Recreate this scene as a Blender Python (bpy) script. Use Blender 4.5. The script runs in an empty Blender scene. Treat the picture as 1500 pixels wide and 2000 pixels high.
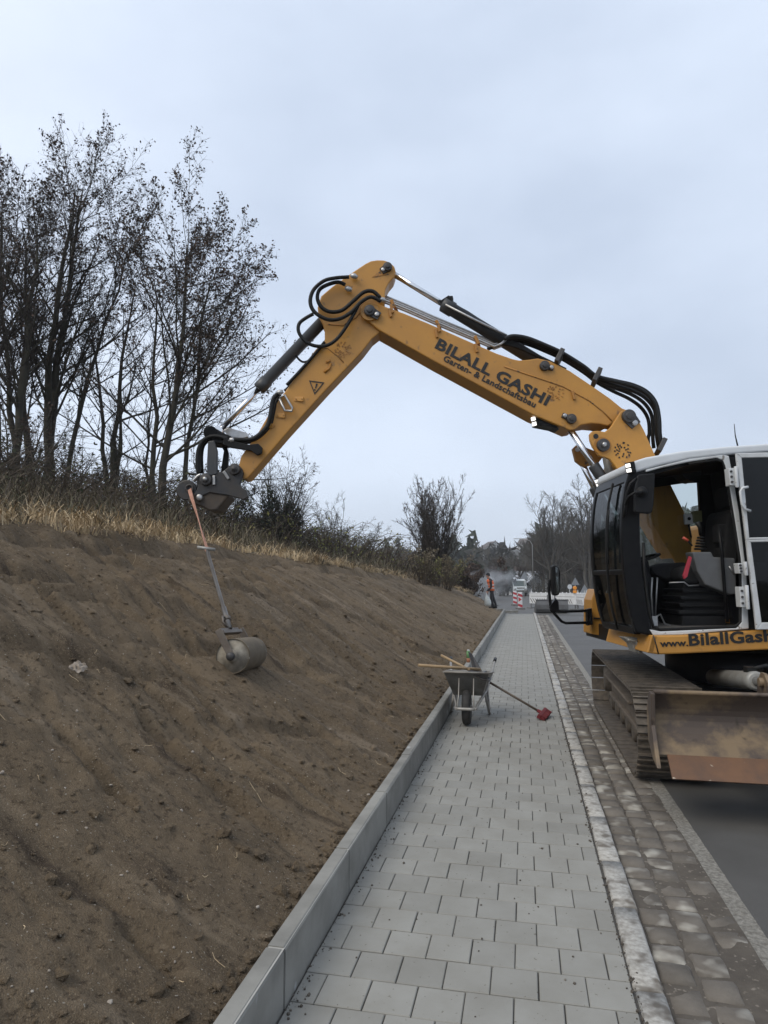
import bpy, bmesh, math, random
import numpy as np
from mathutils import Vector, Matrix

random.seed(7)
C = bpy.context.scene
COL = C.collection
R = math.radians

# ------------------------------------------------------------------ camera
FPX, VX, VY, HC = 1300.0, 1024.0, 1132.0, 1.68
PIT = math.atan((VY - 1000) / FPX)
TH = math.atan((VX - 750) * math.cos(PIT) / FPX)
FW = Vector((-math.sin(TH), math.cos(TH), 0))
RT = Vector((math.cos(TH), math.sin(TH), 0))
LOOK = FW * math.cos(PIT) + Vector((0, 0, 1)) * math.sin(PIT)
UPV = -FW * math.sin(PIT) + Vector((0, 0, 1)) * math.cos(PIT)
cam_d = bpy.data.cameras.new('camera')
cam = bpy.data.objects.new('camera', cam_d)
COL.objects.link(cam)
cam_d.sensor_fit = 'VERTICAL'
cam_d.sensor_height = 36
cam_d.lens = 36 * FPX / 2000
cam_d.clip_start = 0.05
cam_d.clip_end = 3000
mrot = Matrix((RT, UPV, -LOOK)).transposed()
cam.matrix_world = Matrix.Translation((0, 0, HC)) @ mrot.to_4x4()
C.camera = cam

# ------------------------------------------------------------------ world, sun, exposure
SKY_STR = 0.121
wd = bpy.data.worlds.new('World')
C.world = wd
wd.use_nodes = True
nt = wd.node_tree
for n in list(nt.nodes):
    nt.nodes.remove(n)
def nd(tree, t, **kw):
    n = tree.nodes.new(t)
    for k, v in kw.items():
        if k.startswith('i_'):
            n.inputs[k[2:].replace('_', ' ')].default_value = v
        else:
            setattr(n, k, v)
    return n
out = nd(nt, 'ShaderNodeOutputWorld')
bg = nd(nt, 'ShaderNodeBackground')
bg.inputs['Strength'].default_value = SKY_STR
sky = nd(nt, 'ShaderNodeTexSky', sky_type='NISHITA', sun_disc=False, sun_elevation=R(38), sun_rotation=R(-60))
tc = nd(nt, 'ShaderNodeTexCoord')
mp = nd(nt, 'ShaderNodeMapping')
mp.inputs['Scale'].default_value = (1.0, 1.0, 2.2)
mp.inputs['Location'].default_value = (3.2, 4.4, 2.2)
n1 = nd(nt, 'ShaderNodeTexNoise', i_Scale=1.35, i_Detail=5.0, i_Roughness=0.5)
cr = nd(nt, 'ShaderNodeValToRGB')
cr.color_ramp.elements[0].position = 0.37
cr.color_ramp.elements[0].color = (3.85, 4.45, 5.45, 1)
cr.color_ramp.elements[1].position = 0.63
cr.color_ramp.elements[1].color = (5.2, 5.85, 6.9, 1)
mx = nd(nt, 'ShaderNodeMix', data_type='RGBA')
mx.inputs['Factor'].default_value = 0.93
nt.links.new(tc.outputs['Generated'], mp.inputs['Vector'])
nt.links.new(mp.outputs['Vector'], n1.inputs['Vector'])
nt.links.new(n1.outputs['Fac'], cr.inputs['Fac'])
nt.links.new(sky.outputs['Color'], mx.inputs[6])
nt.links.new(cr.outputs['Color'], mx.inputs[7])
nt.links.new(mx.outputs[2], bg.inputs['Color'])
nt.links.new(bg.outputs['Background'], out.inputs['Surface'])

sl = bpy.data.lights.new('sun', 'SUN')
sl.energy = 1.5
sl.angle = R(40)
sl.color = (1.0, 0.91, 0.77)
so = bpy.data.objects.new('sun', sl)
COL.objects.link(so)
so.rotation_euler = (R(42), 0, R(-60) + R(20))
C.view_settings.view_transform = 'Standard'
C.view_settings.look = 'None'
C.view_settings.gamma = 1
C.view_settings.exposure = 0.42
C.view_settings.use_curve_mapping = False

# ------------------------------------------------------------------ projection helpers
def ray(px, py):
    return LOOK * FPX + RT * (px - 750) + UPV * (1000 - py)
def P(px, py, g):                       # the point g metres ahead that is seen at a place in the photograph
    d = ray(px, py)
    return Vector((0, 0, HC)) + d * (g / d.dot(FW))
def V(r, g, z):
    v = RT * r + FW * g
    return Vector((v.x, v.y, z))
def at(px, g, z=0.0):
    p = P(px, VY, g)
    return Vector((p.x, p.y, z))
def on_z(px, py, z=0.0):
    d = ray(px, py)
    return Vector((0, 0, HC)) + d * ((z - HC) / d.z)

# ------------------------------------------------------------------ noise
def _h(ix, iy, s):
    h = (ix.astype(np.int64) * 374761393 + iy.astype(np.int64) * 668265263 + s * 982451653) & 0xffffffff
    h = ((h ^ (h >> 13)) * 1274126177) & 0xffffffff
    return ((h ^ (h >> 16)) & 0xffff) / 65535.0
def vnoise(x, y, s=0):
    x = np.asarray(x, float); y = np.asarray(y, float)
    ix = np.floor(x); iy = np.floor(y)
    fx = x - ix; fy = y - iy
    fx = fx * fx * (3 - 2 * fx); fy = fy * fy * (3 - 2 * fy)
    a = _h(ix, iy, s); b = _h(ix + 1, iy, s); c = _h(ix, iy + 1, s); d = _h(ix + 1, iy + 1, s)
    return (a * (1 - fx) + b * fx) * (1 - fy) + (c * (1 - fx) + d * fx) * fy - 0.5
def fbm(x, y, s=0, o=4):
    t = 0; a = 1.0
    for k in range(o):
        t = t + a * vnoise(np.asarray(x) * 2**k, np.asarray(y) * 2**k, s + k * 17)
        a *= 0.5
    return t

# ------------------------------------------------------------------ materials
MATS = {}
def mat(name, col, rough=0.6, metal=0.0, col2=None, scale=8.0, amt=0.5, bump=0.0, bscale=None, detail=5.0,
        coord='pos', rand=0.0, spec=0.5, spots=None, sw=0.05, stretch=None, coat=0.0, lo=0.35, hi=0.65):
    m = bpy.data.materials.new(name)
    m.use_nodes = True
    t = m.node_tree
    b = t.nodes['Principled BSDF']
    b.inputs['Roughness'].default_value = rough
    b.inputs['Metallic'].default_value = metal
    b.inputs['Specular IOR Level'].default_value = spec
    b.inputs['Coat Weight'].default_value = coat
    c4 = (col[0], col[1], col[2], 1)
    b.inputs['Base Color'].default_value = c4
    L = t.links.new
    src = None
    if coord == 'pos':
        g = nd(t, 'ShaderNodeNewGeometry'); src = g.outputs['Position']
    else:
        g = nd(t, 'ShaderNodeTexCoord'); src = g.outputs['Object']
    if stretch:
        mpn = nd(t, 'ShaderNodeMapping')
        mpn.inputs['Rotation'].default_value = stretch[1]
        mpn.inputs['Scale'].default_value = stretch[0]
        L(src, mpn.inputs['Vector']); src2 = mpn.outputs['Vector']
    else:
        src2 = src
    last = None
    if col2 is not None:
        n = nd(t, 'ShaderNodeTexNoise', i_Scale=scale, i_Detail=detail, i_Roughness=0.6)
        L(src2, n.inputs['Vector'])
        r = nd(t, 'ShaderNodeMapRange')
        r.inputs['From Min'].default_value = lo; r.inputs['From Max'].default_value = hi
        r.inputs['To Min'].default_value = 0; r.inputs['To Max'].default_value = amt
        L(n.outputs['Fac'], r.inputs['Value'])
        x = nd(t, 'ShaderNodeMix', data_type='RGBA')
        x.inputs[6].default_value = c4
        x.inputs[7].default_value = (col2[0], col2[1], col2[2], 1)
        L(r.outputs['Result'], x.inputs['Factor'])
        last = x.outputs[2]
    if spots:                               # (colour, scale, threshold)
        n = nd(t, 'ShaderNodeTexNoise', i_Scale=spots[1], i_Detail=2.0, i_Roughness=0.5)
        L(src, n.inputs['Vector'])
        r = nd(t, 'ShaderNodeMapRange')
        r.inputs['From Min'].default_value = spots[2]; r.inputs['From Max'].default_value = spots[2] + sw
        L(n.outputs['Fac'], r.inputs['Value'])
        x = nd(t, 'ShaderNodeMix', data_type='RGBA')
        if last: L(last, x.inputs[6])
        else: x.inputs[6].default_value = c4
        x.inputs[7].default_value = (spots[0][0], spots[0][1], spots[0][2], 1)
        L(r.outputs['Result'], x.inputs['Factor'])
        last = x.outputs[2]
    if rand > 0:
        oi = nd(t, 'ShaderNodeObjectInfo')
        r = nd(t, 'ShaderNodeMapRange')
        r.inputs['To Min'].default_value = 1 - rand; r.inputs['To Max'].default_value = 1 + rand
        L(oi.outputs['Random'], r.inputs['Value'])
        hs = nd(t, 'ShaderNodeHueSaturation')
        if last: L(last, hs.inputs['Color'])
        else: hs.inputs['Color'].default_value = c4
        L(r.outputs['Result'], hs.inputs['Value'])
        last = hs.outputs['Color']
    if last:
        L(last, b.inputs['Base Color'])
    if bump > 0:
        n = nd(t, 'ShaderNodeTexNoise', i_Scale=bscale or scale * 4, i_Detail=5.0, i_Roughness=0.65)
        L(src, n.inputs['Vector'])
        bp = nd(t, 'ShaderNodeBump')
        bp.inputs['Strength'].default_value = bump
        bp.inputs['Distance'].default_value = 0.02
        L(n.outputs['Fac'], bp.inputs['Height'])
        L(bp.outputs['Normal'], b.inputs['Normal'])
    MATS[name] = m
    return m
def glass(name, tint=(0.75, 0.82, 0.8), refl=0.12, op=0.0):
    m = bpy.data.materials.new(name); m.use_nodes = True
    t = m.node_tree
    for n in list(t.nodes): t.nodes.remove(n)
    o = nd(t, 'ShaderNodeOutputMaterial')
    tr = nd(t, 'ShaderNodeBsdfTransparent'); tr.inputs['Color'].default_value = (*tint, 1)
    gl = nd(t, 'ShaderNodeBsdfGlossy'); gl.inputs['Roughness'].default_value = 0.03
    fr = nd(t, 'ShaderNodeFresnel'); fr.inputs['IOR'].default_value = 1.5
    mth = nd(t, 'ShaderNodeMath', operation='MULTIPLY'); mth.inputs[1].default_value = refl / 0.04
    mth.use_clamp = True
    mx_ = nd(t, 'ShaderNodeMixShader')
    t.links.new(fr.outputs['Fac'], mth.inputs[0]); t.links.new(mth.outputs[0], mx_.inputs['Fac'])
    t.links.new(tr.outputs[0], mx_.inputs[1]); t.links.new(gl.outputs[0], mx_.inputs[2])
    t.links.new(mx_.outputs[0], o.inputs['Surface'])
    MATS[name] = m
    return m
def emit(name, col, s):
    m = bpy.data.materials.new(name); m.use_nodes = True
    b = m.node_tree.nodes['Principled BSDF']
    b.inputs['Base Color'].default_value = (*col, 1)
    b.inputs['Emission Color'].default_value = (*col, 1)
    b.inputs['Emission Strength'].default_value = s
    MATS[name] = m
    return m

mat('yellow', (0.53, 0.256, 0.045), 0.42, 0, (0.40, 0.195, 0.045), 2.2, 0.8, 0.03, 60, spots=((0.24, 0.13, 0.05), 10, 0.66), sw=0.12)
mat('yellow_dirty', (0.46, 0.20, 0.03), 0.5, 0, (0.22, 0.11, 0.03), 3.0, 0.7, 0.05, 50, spots=((0.10, 0.06, 0.03), 16, 0.62))
mat('black_paint', (0.006, 0.006, 0.007), 0.35, 0, (0.014, 0.014, 0.014), 9, 0.5, spec=.14)
mat('black_plastic', (0.009, 0.009, 0.010), 0.5, 0, (0.02, 0.02, 0.02), 10, 0.6, 0.05, 90, spec=.18)
mat('rubber', (0.008, 0.008, 0.008), 0.5, 0, (0.016, 0.016, 0.015), 20, 0.6, spec=.25)
mat('dark_steel', (0.055, 0.056, 0.06), 0.5, 0.4, (0.09, 0.075, 0.06), 9, 0.6, 0.08, 60)
mat('coupler_steel', (0.036, 0.037, 0.04), 0.5, 0.2, (0.07, 0.054, 0.038), 7, 0.6, 0.1, 50)
mat('coupler_worn', (0.085, 0.062, 0.042), 0.6, 0.2, (0.05, 0.045, 0.042), 7, 0.7, 0.12, 40)
mat('cyl_grey', (0.045, 0.048, 0.052), 0.45, 0.2, (0.075, 0.07, 0.065), 6, 0.5)
mat('cyl_light', (0.33, 0.33, 0.31), 0.45, 0.2, (0.2, 0.18, 0.15), 9, 0.7)
mat('chrome', (0.75, 0.75, 0.76), 0.16, 1.0)
mat('zinc', (0.5, 0.5, 0.5), 0.4, 0.8, (0.33, 0.32, 0.3), 25, 0.6)
mat('white_cab', (0.62, 0.64, 0.65), 0.4, 0, (0.40, 0.39, 0.37), 5, 0.55, spots=((0.22, 0.2, 0.18), 22, 0.66))
mat('white_roof', (0.66, 0.69, 0.72), 0.38, 0, (0.5, 0.51, 0.51), 3, 0.5)
mat('console', (0.12, 0.125, 0.13), 0.6, 0, (0.085, 0.085, 0.088), 8, 0.6)
mat('seat_fabric', (0.008, 0.008, 0.009), 0.9, 0, (0.015, 0.015, 0.016), 30, 0.5)
mat('cab_floor', (0.10, 0.092, 0.085), 0.8, 0, (0.05, 0.045, 0.04), 12, 0.8)
mat('red_strap', (0.38, 0.03, 0.05), 0.7)
mat('blade_steel', (0.082, 0.062, 0.05), 0.6, 0.15, (0.215, 0.155, 0.092), 3.6, 0.9, 0.15, 40, spots=((0.045, 0.032, 0.024), 9, 0.64), sw=0.1, lo=0.46, hi=0.62)
mat('rust_edge', (0.15, 0.075, 0.037), 0.65, 0.0, (0.09, 0.052, 0.034), 5, 0.9, 0.15, 40, spots=((0.45, 0.38, 0.3), 13, 0.70))
mat('track_steel', (0.07, 0.059, 0.048), 0.65, 0.2, (0.165, 0.136, 0.105), 12, 0.75, 0.2, 40)
mat('track_mud', (0.15, 0.12, 0.092), 0.9, 0, (0.085, 0.068, 0.052), 10, 0.8, 0.3, 30)
mat('letter_black', (0.014, 0.013, 0.012), 0.5)
mat('decal_dark', (0.025, 0.02, 0.012), 0.5)
glass('clear_glass', (0.80, 0.86, 0.84), 0.05)
glass('dark_glass', (0.12, 0.14, 0.14), 0.03)
glass('door_glass', (0.06, 0.075, 0.07), 0.025)
mat('mirror_glass', (0.8, 0.82, 0.84), 0.04, 1.0)
mat('screen_white', (0.55, 0.56, 0.55), 0.4)
mat('screen_green', (0.16, 0.16, 0.07), 0.4)
mat('lever_red', (0.6, 0.1, 0.05), 0.4)
emit('led', (1.0, 0.97, 0.92), 0.95)

# ground materials
mat('paver_grey', (0.272, 0.266, 0.242), 0.85, 0, (0.212, 0.203, 0.178), 3.2, 0.7, 0.12, 220, rand=0.075, spots=((0.15, 0.135, 0.11), 38, 0.69), sw=0.04)
mat('joint_sand', (0.075, 0.07, 0.062), 0.95, 0, (0.05, 0.045, 0.04), 60, 0.7)
mat('kerb_concrete', (0.265, 0.258, 0.234), 0.85, 0, (0.15, 0.145, 0.13), 3.5, 0.75, 0.15, 180, rand=0.06, spots=((0.40, 0.41, 0.40), 5.5, 0.69))
mat('granite', (0.46, 0.445, 0.41), 0.85, 0, (0.24, 0.225, 0.20), 40, 0.8, 0.35, 70, rand=0.12, spots=((0.15, 0.132, 0.11), 9, 0.53), sw=0.14)
mat('sett_stone', (0.155, 0.136, 0.113), 0.85, 0, (0.10, 0.086, 0.07), 7, 0.9, 0.35, 70, rand=0.14, spots=((0.37, 0.35, 0.305), 6.0, 0.54), sw=0.16)
mat('mortar', (0.36, 0.35, 0.32), 0.9)
mat('gutter_mud', (0.10, 0.085, 0.068), 0.9, 0, (0.06, 0.05, 0.04), 8, 0.8, 0.4, 70, spots=((0.19, 0.165, 0.135), 30, 0.62))
mat('edge_aggregate', (0.30, 0.285, 0.25), 0.85, 0, (0.13, 0.118, 0.10), 45, 0.9, 0.9, 55)
mat('asphalt', (0.072, 0.069, 0.064), 0.68, 0, (0.105, 0.101, 0.095), 1.3, 0.7, 0.35, 240, spots=((0.17, 0.165, 0.155), 130, 0.68))
mat('soil_edge', (0.085, 0.06, 0.04), 0.95, 0, (0.055, 0.038, 0.026), 20, 0.8)
# ------------------------------------------------------------------ mesh helpers
def tag(o, label=None, cat=None, group=None, kind=None):
    if label: o['label'] = label
    if cat: o['category'] = cat
    if group: o['group'] = group
    if kind: o['kind'] = kind
    return o
def thing(name, label, cat, loc=(0, 0, 0), rz=0.0, group=None):
    o = bpy.data.objects.new(name, None)
    o.empty_display_size = 0.2
    COL.objects.link(o)
    o.location = loc
    o.rotation_euler = (0, 0, rz)
    return tag(o, label, cat, group)
def origin(o):
    v = Vector((0, 0, 0))
    while o is not None:
        v = v + o.location
        o = o.parent
    return v
def link(name, me, parent=None, mats=None, loc=None):
    o = bpy.data.objects.new(name, me)
    COL.objects.link(o)
    if mats:
        for m in (mats if isinstance(mats, (list, tuple)) else [mats]):
            me.materials.append(MATS[m])
    if parent is not None: o.parent = parent
    if loc is not None: o.location = loc
    return o
def copy_tree(o, parent=None):
    c = o.copy(); COL.objects.link(c); c.parent = parent
    for ch in list(o.children): copy_tree(ch, c)
    return c

class MB:
    """collects shapes and links them as one mesh; world=True takes world coordinates"""
    def __init__(s): s.v = []; s.f = []; s.mi = []; s.sm = []; s.cur = 0
    def _add(s, vs, fs, smooth=False):
        b = len(s.v)
        s.v += [tuple(v) for v in vs]
        for f in fs:
            s.f.append(tuple(i + b for i in f)); s.mi.append(s.cur); s.sm.append(smooth)
        return s
    def mat(s, i): s.cur = i; return s
    def box(s, c, size, M=None):
        x, y, z = size[0] / 2, size[1] / 2, size[2] / 2
        vs = [Vector((a, b, d)) for d in (-z, z) for a, b in ((-x, -y), (x, -y), (x, y), (-x, y))]
        if M is not None: vs = [M @ v for v in vs]
        c = Vector(c)
        return s._add([v + c for v in vs], [(3, 2, 1, 0), (4, 5, 6, 7), (0, 1, 5, 4), (1, 2, 6, 5), (2, 3, 7, 6), (3, 0, 4, 7)])
    def prism(s, pts, off, cap=True):
        n = len(pts); off = Vector(off)
        vs = [Vector(p) for p in pts] + [Vector(p) + off for p in pts]
        # orientation: make the near face look along -off
        nrm = Vector((0, 0, 0))
        for i in range(n):
            a, b = Vector(pts[i]), Vector(pts[(i + 1) % n]); nrm += a.cross(b)
        fs = [(i, (i + 1) % n, (i + 1) % n + n, i + n) for i in range(n)]
        if nrm.dot(off) > 0: fs = [tuple(reversed(f)) for f in fs]; caps = [tuple(range(n - 1, -1, -1)), tuple(range(n, 2 * n))]; fs=[tuple(reversed(f)) for f in fs]
        else: caps = [tuple(range(n)), tuple(range(2 * n - 1, n - 1, -1))]; fs = [tuple(reversed(f)) for f in fs]
        if cap: fs = fs + caps
        return s._add(vs, fs)
    def tube(s, pts, rad, n=8, caps=True, smooth=True):
        pts = [Vector(p) for p in pts]
        if not hasattr(rad, '__len__'): rad = [rad] * len(pts)
        T = []
        for i in range(len(pts)):
            a = pts[max(i - 1, 0)]; b = pts[min(i + 1, len(pts) - 1)]
            T.append((b - a).normalized() if (b - a).length > 1e-9 else Vector((0, 0, 1)))
        u = T[0].orthogonal().normalized()
        vs = []
        for i, p in enumerate(pts):
            u = (u - T[i] * u.dot(T[i]))
            u = u.normalized() if u.length > 1e-6 else T[i].orthogonal().normalized()
            w = T[i].cross(u)
            for k in range(n):
                a = 2 * math.pi * k / n
                vs.append(p + (u * math.cos(a) + w * math.sin(a)) * rad[i])
        fs = []
        for i in range(len(pts) - 1):
            for k in range(n):
                k2 = (k + 1) % n
                fs.append((i * n + k, i * n + k2, (i + 1) * n + k2, (i + 1) * n + k))
        s._add(vs, fs, smooth)
        if caps:
            b = len(s.v) - len(vs)
            s.f.append(tuple(b + k for k in range(n - 1, -1, -1))); s.mi.append(s.cur); s.sm.append(False)
            e = b + (len(pts) - 1) * n
            s.f.append(tuple(e + k for k in range(n))); s.mi.append(s.cur); s.sm.append(False)
        return s
    def cyl(s, a, b, r, n=16, r2=None): return s.tube([a, b], [r, r if r2 is None else r2], n)
    def lathe(s, c, axis, prof, n=24):      # prof: list of (offset along axis, radius)
        c = Vector(c); ax = Vector(axis).normalized(); u = ax.orthogonal().normalized(); w = ax.cross(u)
        vs = []
        for (t, r) in prof:
            for k in range(n):
                a = 2 * math.pi * k / n
                vs.append(c + ax * t + (u * math.cos(a) + w * math.sin(a)) * r)
        fs = []
        for i in range(len(prof) - 1):
            for k in range(n):
                k2 = (k + 1) % n
                fs.append((i * n + k, i * n + k2, (i + 1) * n + k2, (i + 1) * n + k))
        s._add(vs, fs, True)
        b = len(s.v) - len(vs)
        for e, rev in ((b, True), (b + (len(prof) - 1) * n, False)):
            f = [e + k for k in range(n)]
            if rev: f.reverse()
            s.f.append(tuple(f)); s.mi.append(s.cur); s.sm.append(False)
        return s
    def quad(s, a, b, c, d): return s._add([a, b, c, d], [(0, 1, 2, 3)])
    def build(s, name, mats, parent=None, world=True, bevel=0.0, seg=2, loc=None):
        o_ = origin(parent) if (parent is not None and world) else Vector((0, 0, 0))
        me = bpy.data.meshes.new(name)
        me.from_pydata([Vector(v) - o_ for v in s.v], [], s.f)
        me.update()
        if len(s.f):
            me.polygons.foreach_set('material_index', s.mi)
            me.polygons.foreach_set('use_smooth', s.sm)
        ob = link(name, me, parent, mats, loc)
        if bevel > 0:
            b = ob.modifiers.new('bevel', 'BEVEL'); b.width = bevel; b.segments = seg; b.limit_method = 'ANGLE'; b.angle_limit = R(40)
            b.harden_normals = False
        return ob

def npmesh(name, parts, mats, parent=None, loc=None):
    """parts: list of (verts (n,3), faces (m,3 or 4), material index, smooth)"""
    me = bpy.data.meshes.new(name)
    vs = []; loops = []; starts = []; tot = []; mi = []; sm = []
    nv = 0; nl = 0
    for (v, f, m, s_) in parts:
        v = np.asarray(v, np.float32).reshape(-1, 3); f = np.asarray(f, np.int64)
        if len(f) == 0: continue
        k = f.shape[1]
        vs.append(v); loops.append((f + nv).ravel())
        starts.append(nl + np.arange(len(f)) * k); tot.append(np.full(len(f), k))
        mi.append(np.full(len(f), m)); sm.append(np.full(len(f), s_))
        nv += len(v); nl += f.size
    vs = np.concatenate(vs); loops = np.concatenate(loops); starts = np.concatenate(starts)
    me.vertices.add(len(vs)); me.vertices.foreach_set('co', vs.ravel())
    me.loops.add(len(loops)); me.loops.foreach_set('vertex_index', loops.astype(np.int32))
    me.polygons.add(len(starts)); me.polygons.foreach_set('loop_start', starts.astype(np.int32))
    me.polygons.foreach_set('loop_total', np.concatenate(tot).astype(np.int32))
    me.polygons.foreach_set('material_index', np.concatenate(mi).astype(np.int32))
    me.polygons.foreach_set('use_smooth', np.concatenate(sm).astype(bool))
    me.update(calc_edges=True)
    me.validate()
    return link(name, me, parent, mats, loc)

def grid_faces(nu, nv):
    i = np.arange(nu - 1)[:, None] * nv + np.arange(nv - 1)[None, :]
    i = i.ravel()
    return np.stack([i, i + nv, i + nv + 1, i + 1], 1)

def text_mesh(txt, size, bold=0.0, extrude=0.004, spacing=1.0):
    cu = bpy.data.curves.new('lettering', 'FONT')
    cu.body = txt; cu.size = size; cu.offset = bold; cu.extrude = extrude; cu.resolution_u = 3; cu.space_character = spacing
    o = bpy.data.objects.new('lettering', cu); COL.objects.link(o)
    dg = bpy.context.evaluated_depsgraph_get(); dg.update()
    me = bpy.data.meshes.new_from_object(o.evaluated_get(dg))
    bpy.data.objects.remove(o); bpy.data.curves.remove(cu)
    return me
def put_text(txt, name, m, parent, p0, p1, height, bold, lift, updir=None, squash=None):
    """letters from p0 to p1 along a baseline, letter height given; lift = outward normal * distance"""
    me = text_mesh(txt, 1.0, bold, 0.006, 1.0 + 1.6 * bold)
    co = np.empty(len(me.vertices) * 3, np.float32); me.vertices.foreach_get('co', co); co = co.reshape(-1, 3)
    p0 = Vector(p0); p1 = Vector(p1)
    U = (p1 - p0); Lh = U.length; U.normalize()
    N = Vector(lift).normalized()
    W = N.cross(U).normalized()
    x0, x1 = co[:, 0].min(), co[:, 0].max()
    hcap = 0.70 + 2 * bold
    org = origin(parent) if parent else Vector((0, 0, 0))
    o2 = p0 + Vector(lift) - org
    A = np.array([U, W, N]) 
    xs = (co[:, 0] - x0) / (x1 - x0) * Lh
    ys = (co[:, 1] + bold) / hcap * height
    zs = co[:, 2] * 0.4
    q = np.stack([xs, ys, zs], 1) @ A + np.array(o2)
    me.vertices.foreach_set('co', q.astype(np.float32).ravel()); me.update()
    me.materials.clear()
    return link(name, me, parent, m)

# ------------------------------------------------------------------ terrain functions
_Y = [-8, 6, 10, 14, 22, 30, 36, 41, 47]
def crest(Y):
    return (np.interp(Y, _Y, [-4.55, -4.6, -4.65, -4.5, -4.35, -4.25, -3.9, -3.1, -2.6]),
            np.interp(Y, _Y, [2.10, 2.13, 2.12, 1.98, 1.76, 1.52, 1.22, 0.75, 0.10]))
def toe(Y):
    return (np.interp(Y, [0, 33, 36, 41, 47], [-1.055, -1.055, -1.25, -1.9, -2.4]),
            np.interp(Y, [0, 30, 36, 47], [0.165, 0.165, 0.06, -0.05]))
def bank_z(X, Y):
    X = np.asarray(X, float); Y = np.asarray(Y, float)
    xc, zc = crest(Y); xt, zt = toe(Y)
    u = np.clip((xt - X) / (xt - xc), 0, 1)
    h = u + 0.035 * np.sin(2 * np.pi * u) * -1 + 0.02 * np.sin(np.pi * u)
    z = zt + (zc - zt) * h
    d = np.maximum(xc - X, 0)
    fade = np.interp(Y, [30, 46], [1, 0.25])
    back = fade * (0.24 * np.minimum(d, 8) + 0.10 * np.clip(d - 8, 0, 40))
    back = back + 0.12 * np.clip(d / 1.5, 0, 1) * vnoise(X * 0.8, Y * 0.8, 5)
    return z + back
def on_bank(px, py):
    d = ray(px, py); lo = 0.5
    o = Vector((0, 0, HC)); dn = d / d.dot(FW)
    g = 0.8
    while g < 80:
        p = o + dn * g
        if p.z < float(bank_z(p.x, p.y)) and p.x < -1.0: break
        g += 0.02
    return o + dn * g, g
def road_z(Y):
    return np.interp(Y, [-50, 37, 90, 140, 400], [-0.045, -0.045, -0.40, -0.7, -2.0])

# ------------------------------------------------------------------ soil, grass and hill materials
def soil_mat():
    m = bpy.data.materials.new('soil'); m.use_nodes = True; t = m.node_tree; L = t.links.new
    b = t.nodes['Principled BSDF']; b.inputs['Roughness'].default_value = 0.95; b.inputs['Specular IOR Level'].default_value = 0.2
    g = nd(t, 'ShaderNodeNewGeometry')
    def noise(scale, det=5, rough=0.6, vec=None):
        n = nd(t, 'ShaderNodeTexNoise', i_Scale=scale, i_Detail=det, i_Roughness=rough)
        L(vec or g.outputs['Position'], n.inputs['Vector']); return n.outputs['Fac']
    def rng(v, a, c, lo=0, hi=1):
        r = nd(t, 'ShaderNodeMapRange'); r.inputs['From Min'].default_value = a; r.inputs['From Max'].default_value = c
        r.inputs['To Min'].default_value = lo; r.inputs['To Max'].default_value = hi
        L(v, r.inputs['Value']); return r.outputs['Result']
    def mix(a, c, f):
        x = nd(t, 'ShaderNodeMix', data_type='RGBA')
        for k, i in ((a, 6), (c, 7)):
            if isinstance(k, tuple): x.inputs[i].default_value = (*k, 1)
            else: L(k, x.inputs[i])
        L(f, x.inputs['Factor']); return x.outputs[2]
    def streak(rot, sc):
        mp_ = nd(t, 'ShaderNodeMapping'); mp_.inputs['Rotation'].default_value = (0, 0, rot); mp_.inputs['Scale'].default_value = sc
        L(g.outputs['Position'], mp_.inputs['Vector']); return mp_.outputs['Vector']
    c = mix((0.215, 0.162, 0.106), (0.135, 0.101, 0.066), rng(noise(1.1, 6), 0.36, 0.64))
    c = mix(c, (0.066, 0.048, 0.033), rng(noise(4.5, 6, 0.7), 0.56, 0.74, 0, 0.6))
    c = mix(c, (0.245, 0.19, 0.13), rng(noise(1.0, 4, 0.55, streak(R(12), (0.55, 5.0, 1))), 0.57, 0.68, 0, 0.75))
    c = mix(c, (0.055, 0.039, 0.028), rng(noise(1.5, 3, 0.5, streak(R(-8), (0.6, 4.5, 1))), 0.57, 0.70, 0, 0.7))  # dark streaks: shade of the drag grooves put into the soil colour
    c = mix(c, (0.27, 0.215, 0.155), rng(noise(1.3, 3, 0.5, streak(R(-68), (0.35, 3.5, 1))), 0.62, 0.70, 0, 0.7))
    c = mix(c, (0.060, 0.043, 0.029), rng(noise(30, 3, 0.55), 0.54, 0.68, 0, 0.7))
    c = mix(c, (0.255, 0.195, 0.13), rng(noise(55, 2, 0.5), 0.58, 0.70, 0, 0.55))
    # pale fibres, seed and grit worked into the soil
    sp = rng(noise(150, 2, 0.5), 0.60, 0.68, 0, 1)
    pm = rng(noise(2.2, 4), 0.38, 0.62, 0.15, 0.8)
    mm = nd(t, 'ShaderNodeMath', operation='MULTIPLY'); L(sp, mm.inputs[0]); L(pm, mm.inputs[1])
    c = mix(c, (0.36, 0.29, 0.20), mm.outputs[0])
    c = mix(c, (0.40, 0.36, 0.30), rng(noise(75, 1, 0.4), 0.735, 0.76, 0, 0.9))
    L(c, b.inputs['Base Color'])
    ad = nd(t, 'ShaderNodeMath', operation='ADD'); L(noise(38, 6, 0.7), ad.inputs[0]); L(noise(140, 3, 0.6), ad.inputs[1])
    bp = nd(t, 'ShaderNodeBump'); bp.inputs['Strength'].default_value = 0.9; bp.inputs['Distance'].default_value = 0.03
    L(ad.outputs[0], bp.inputs['Height']); L(bp.outputs['Normal'], b.inputs['Normal'])
    MATS['soil'] = m
soil_mat()
mat('grass_earth', (0.085, 0.07, 0.042), 0.95, 0, (0.055, 0.055, 0.028), 1.5, 0.9, 0.6, 12)
mat('meadow', (0.07, 0.068, 0.05), 0.95, 0, (0.055, 0.05, 0.035), 0.15, 0.9, 0.3, 2)
mat('hill_wood', (0.05, 0.046, 0.038), 0.95, 0, (0.034, 0.034, 0.028), 0.03, 0.9)
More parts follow.
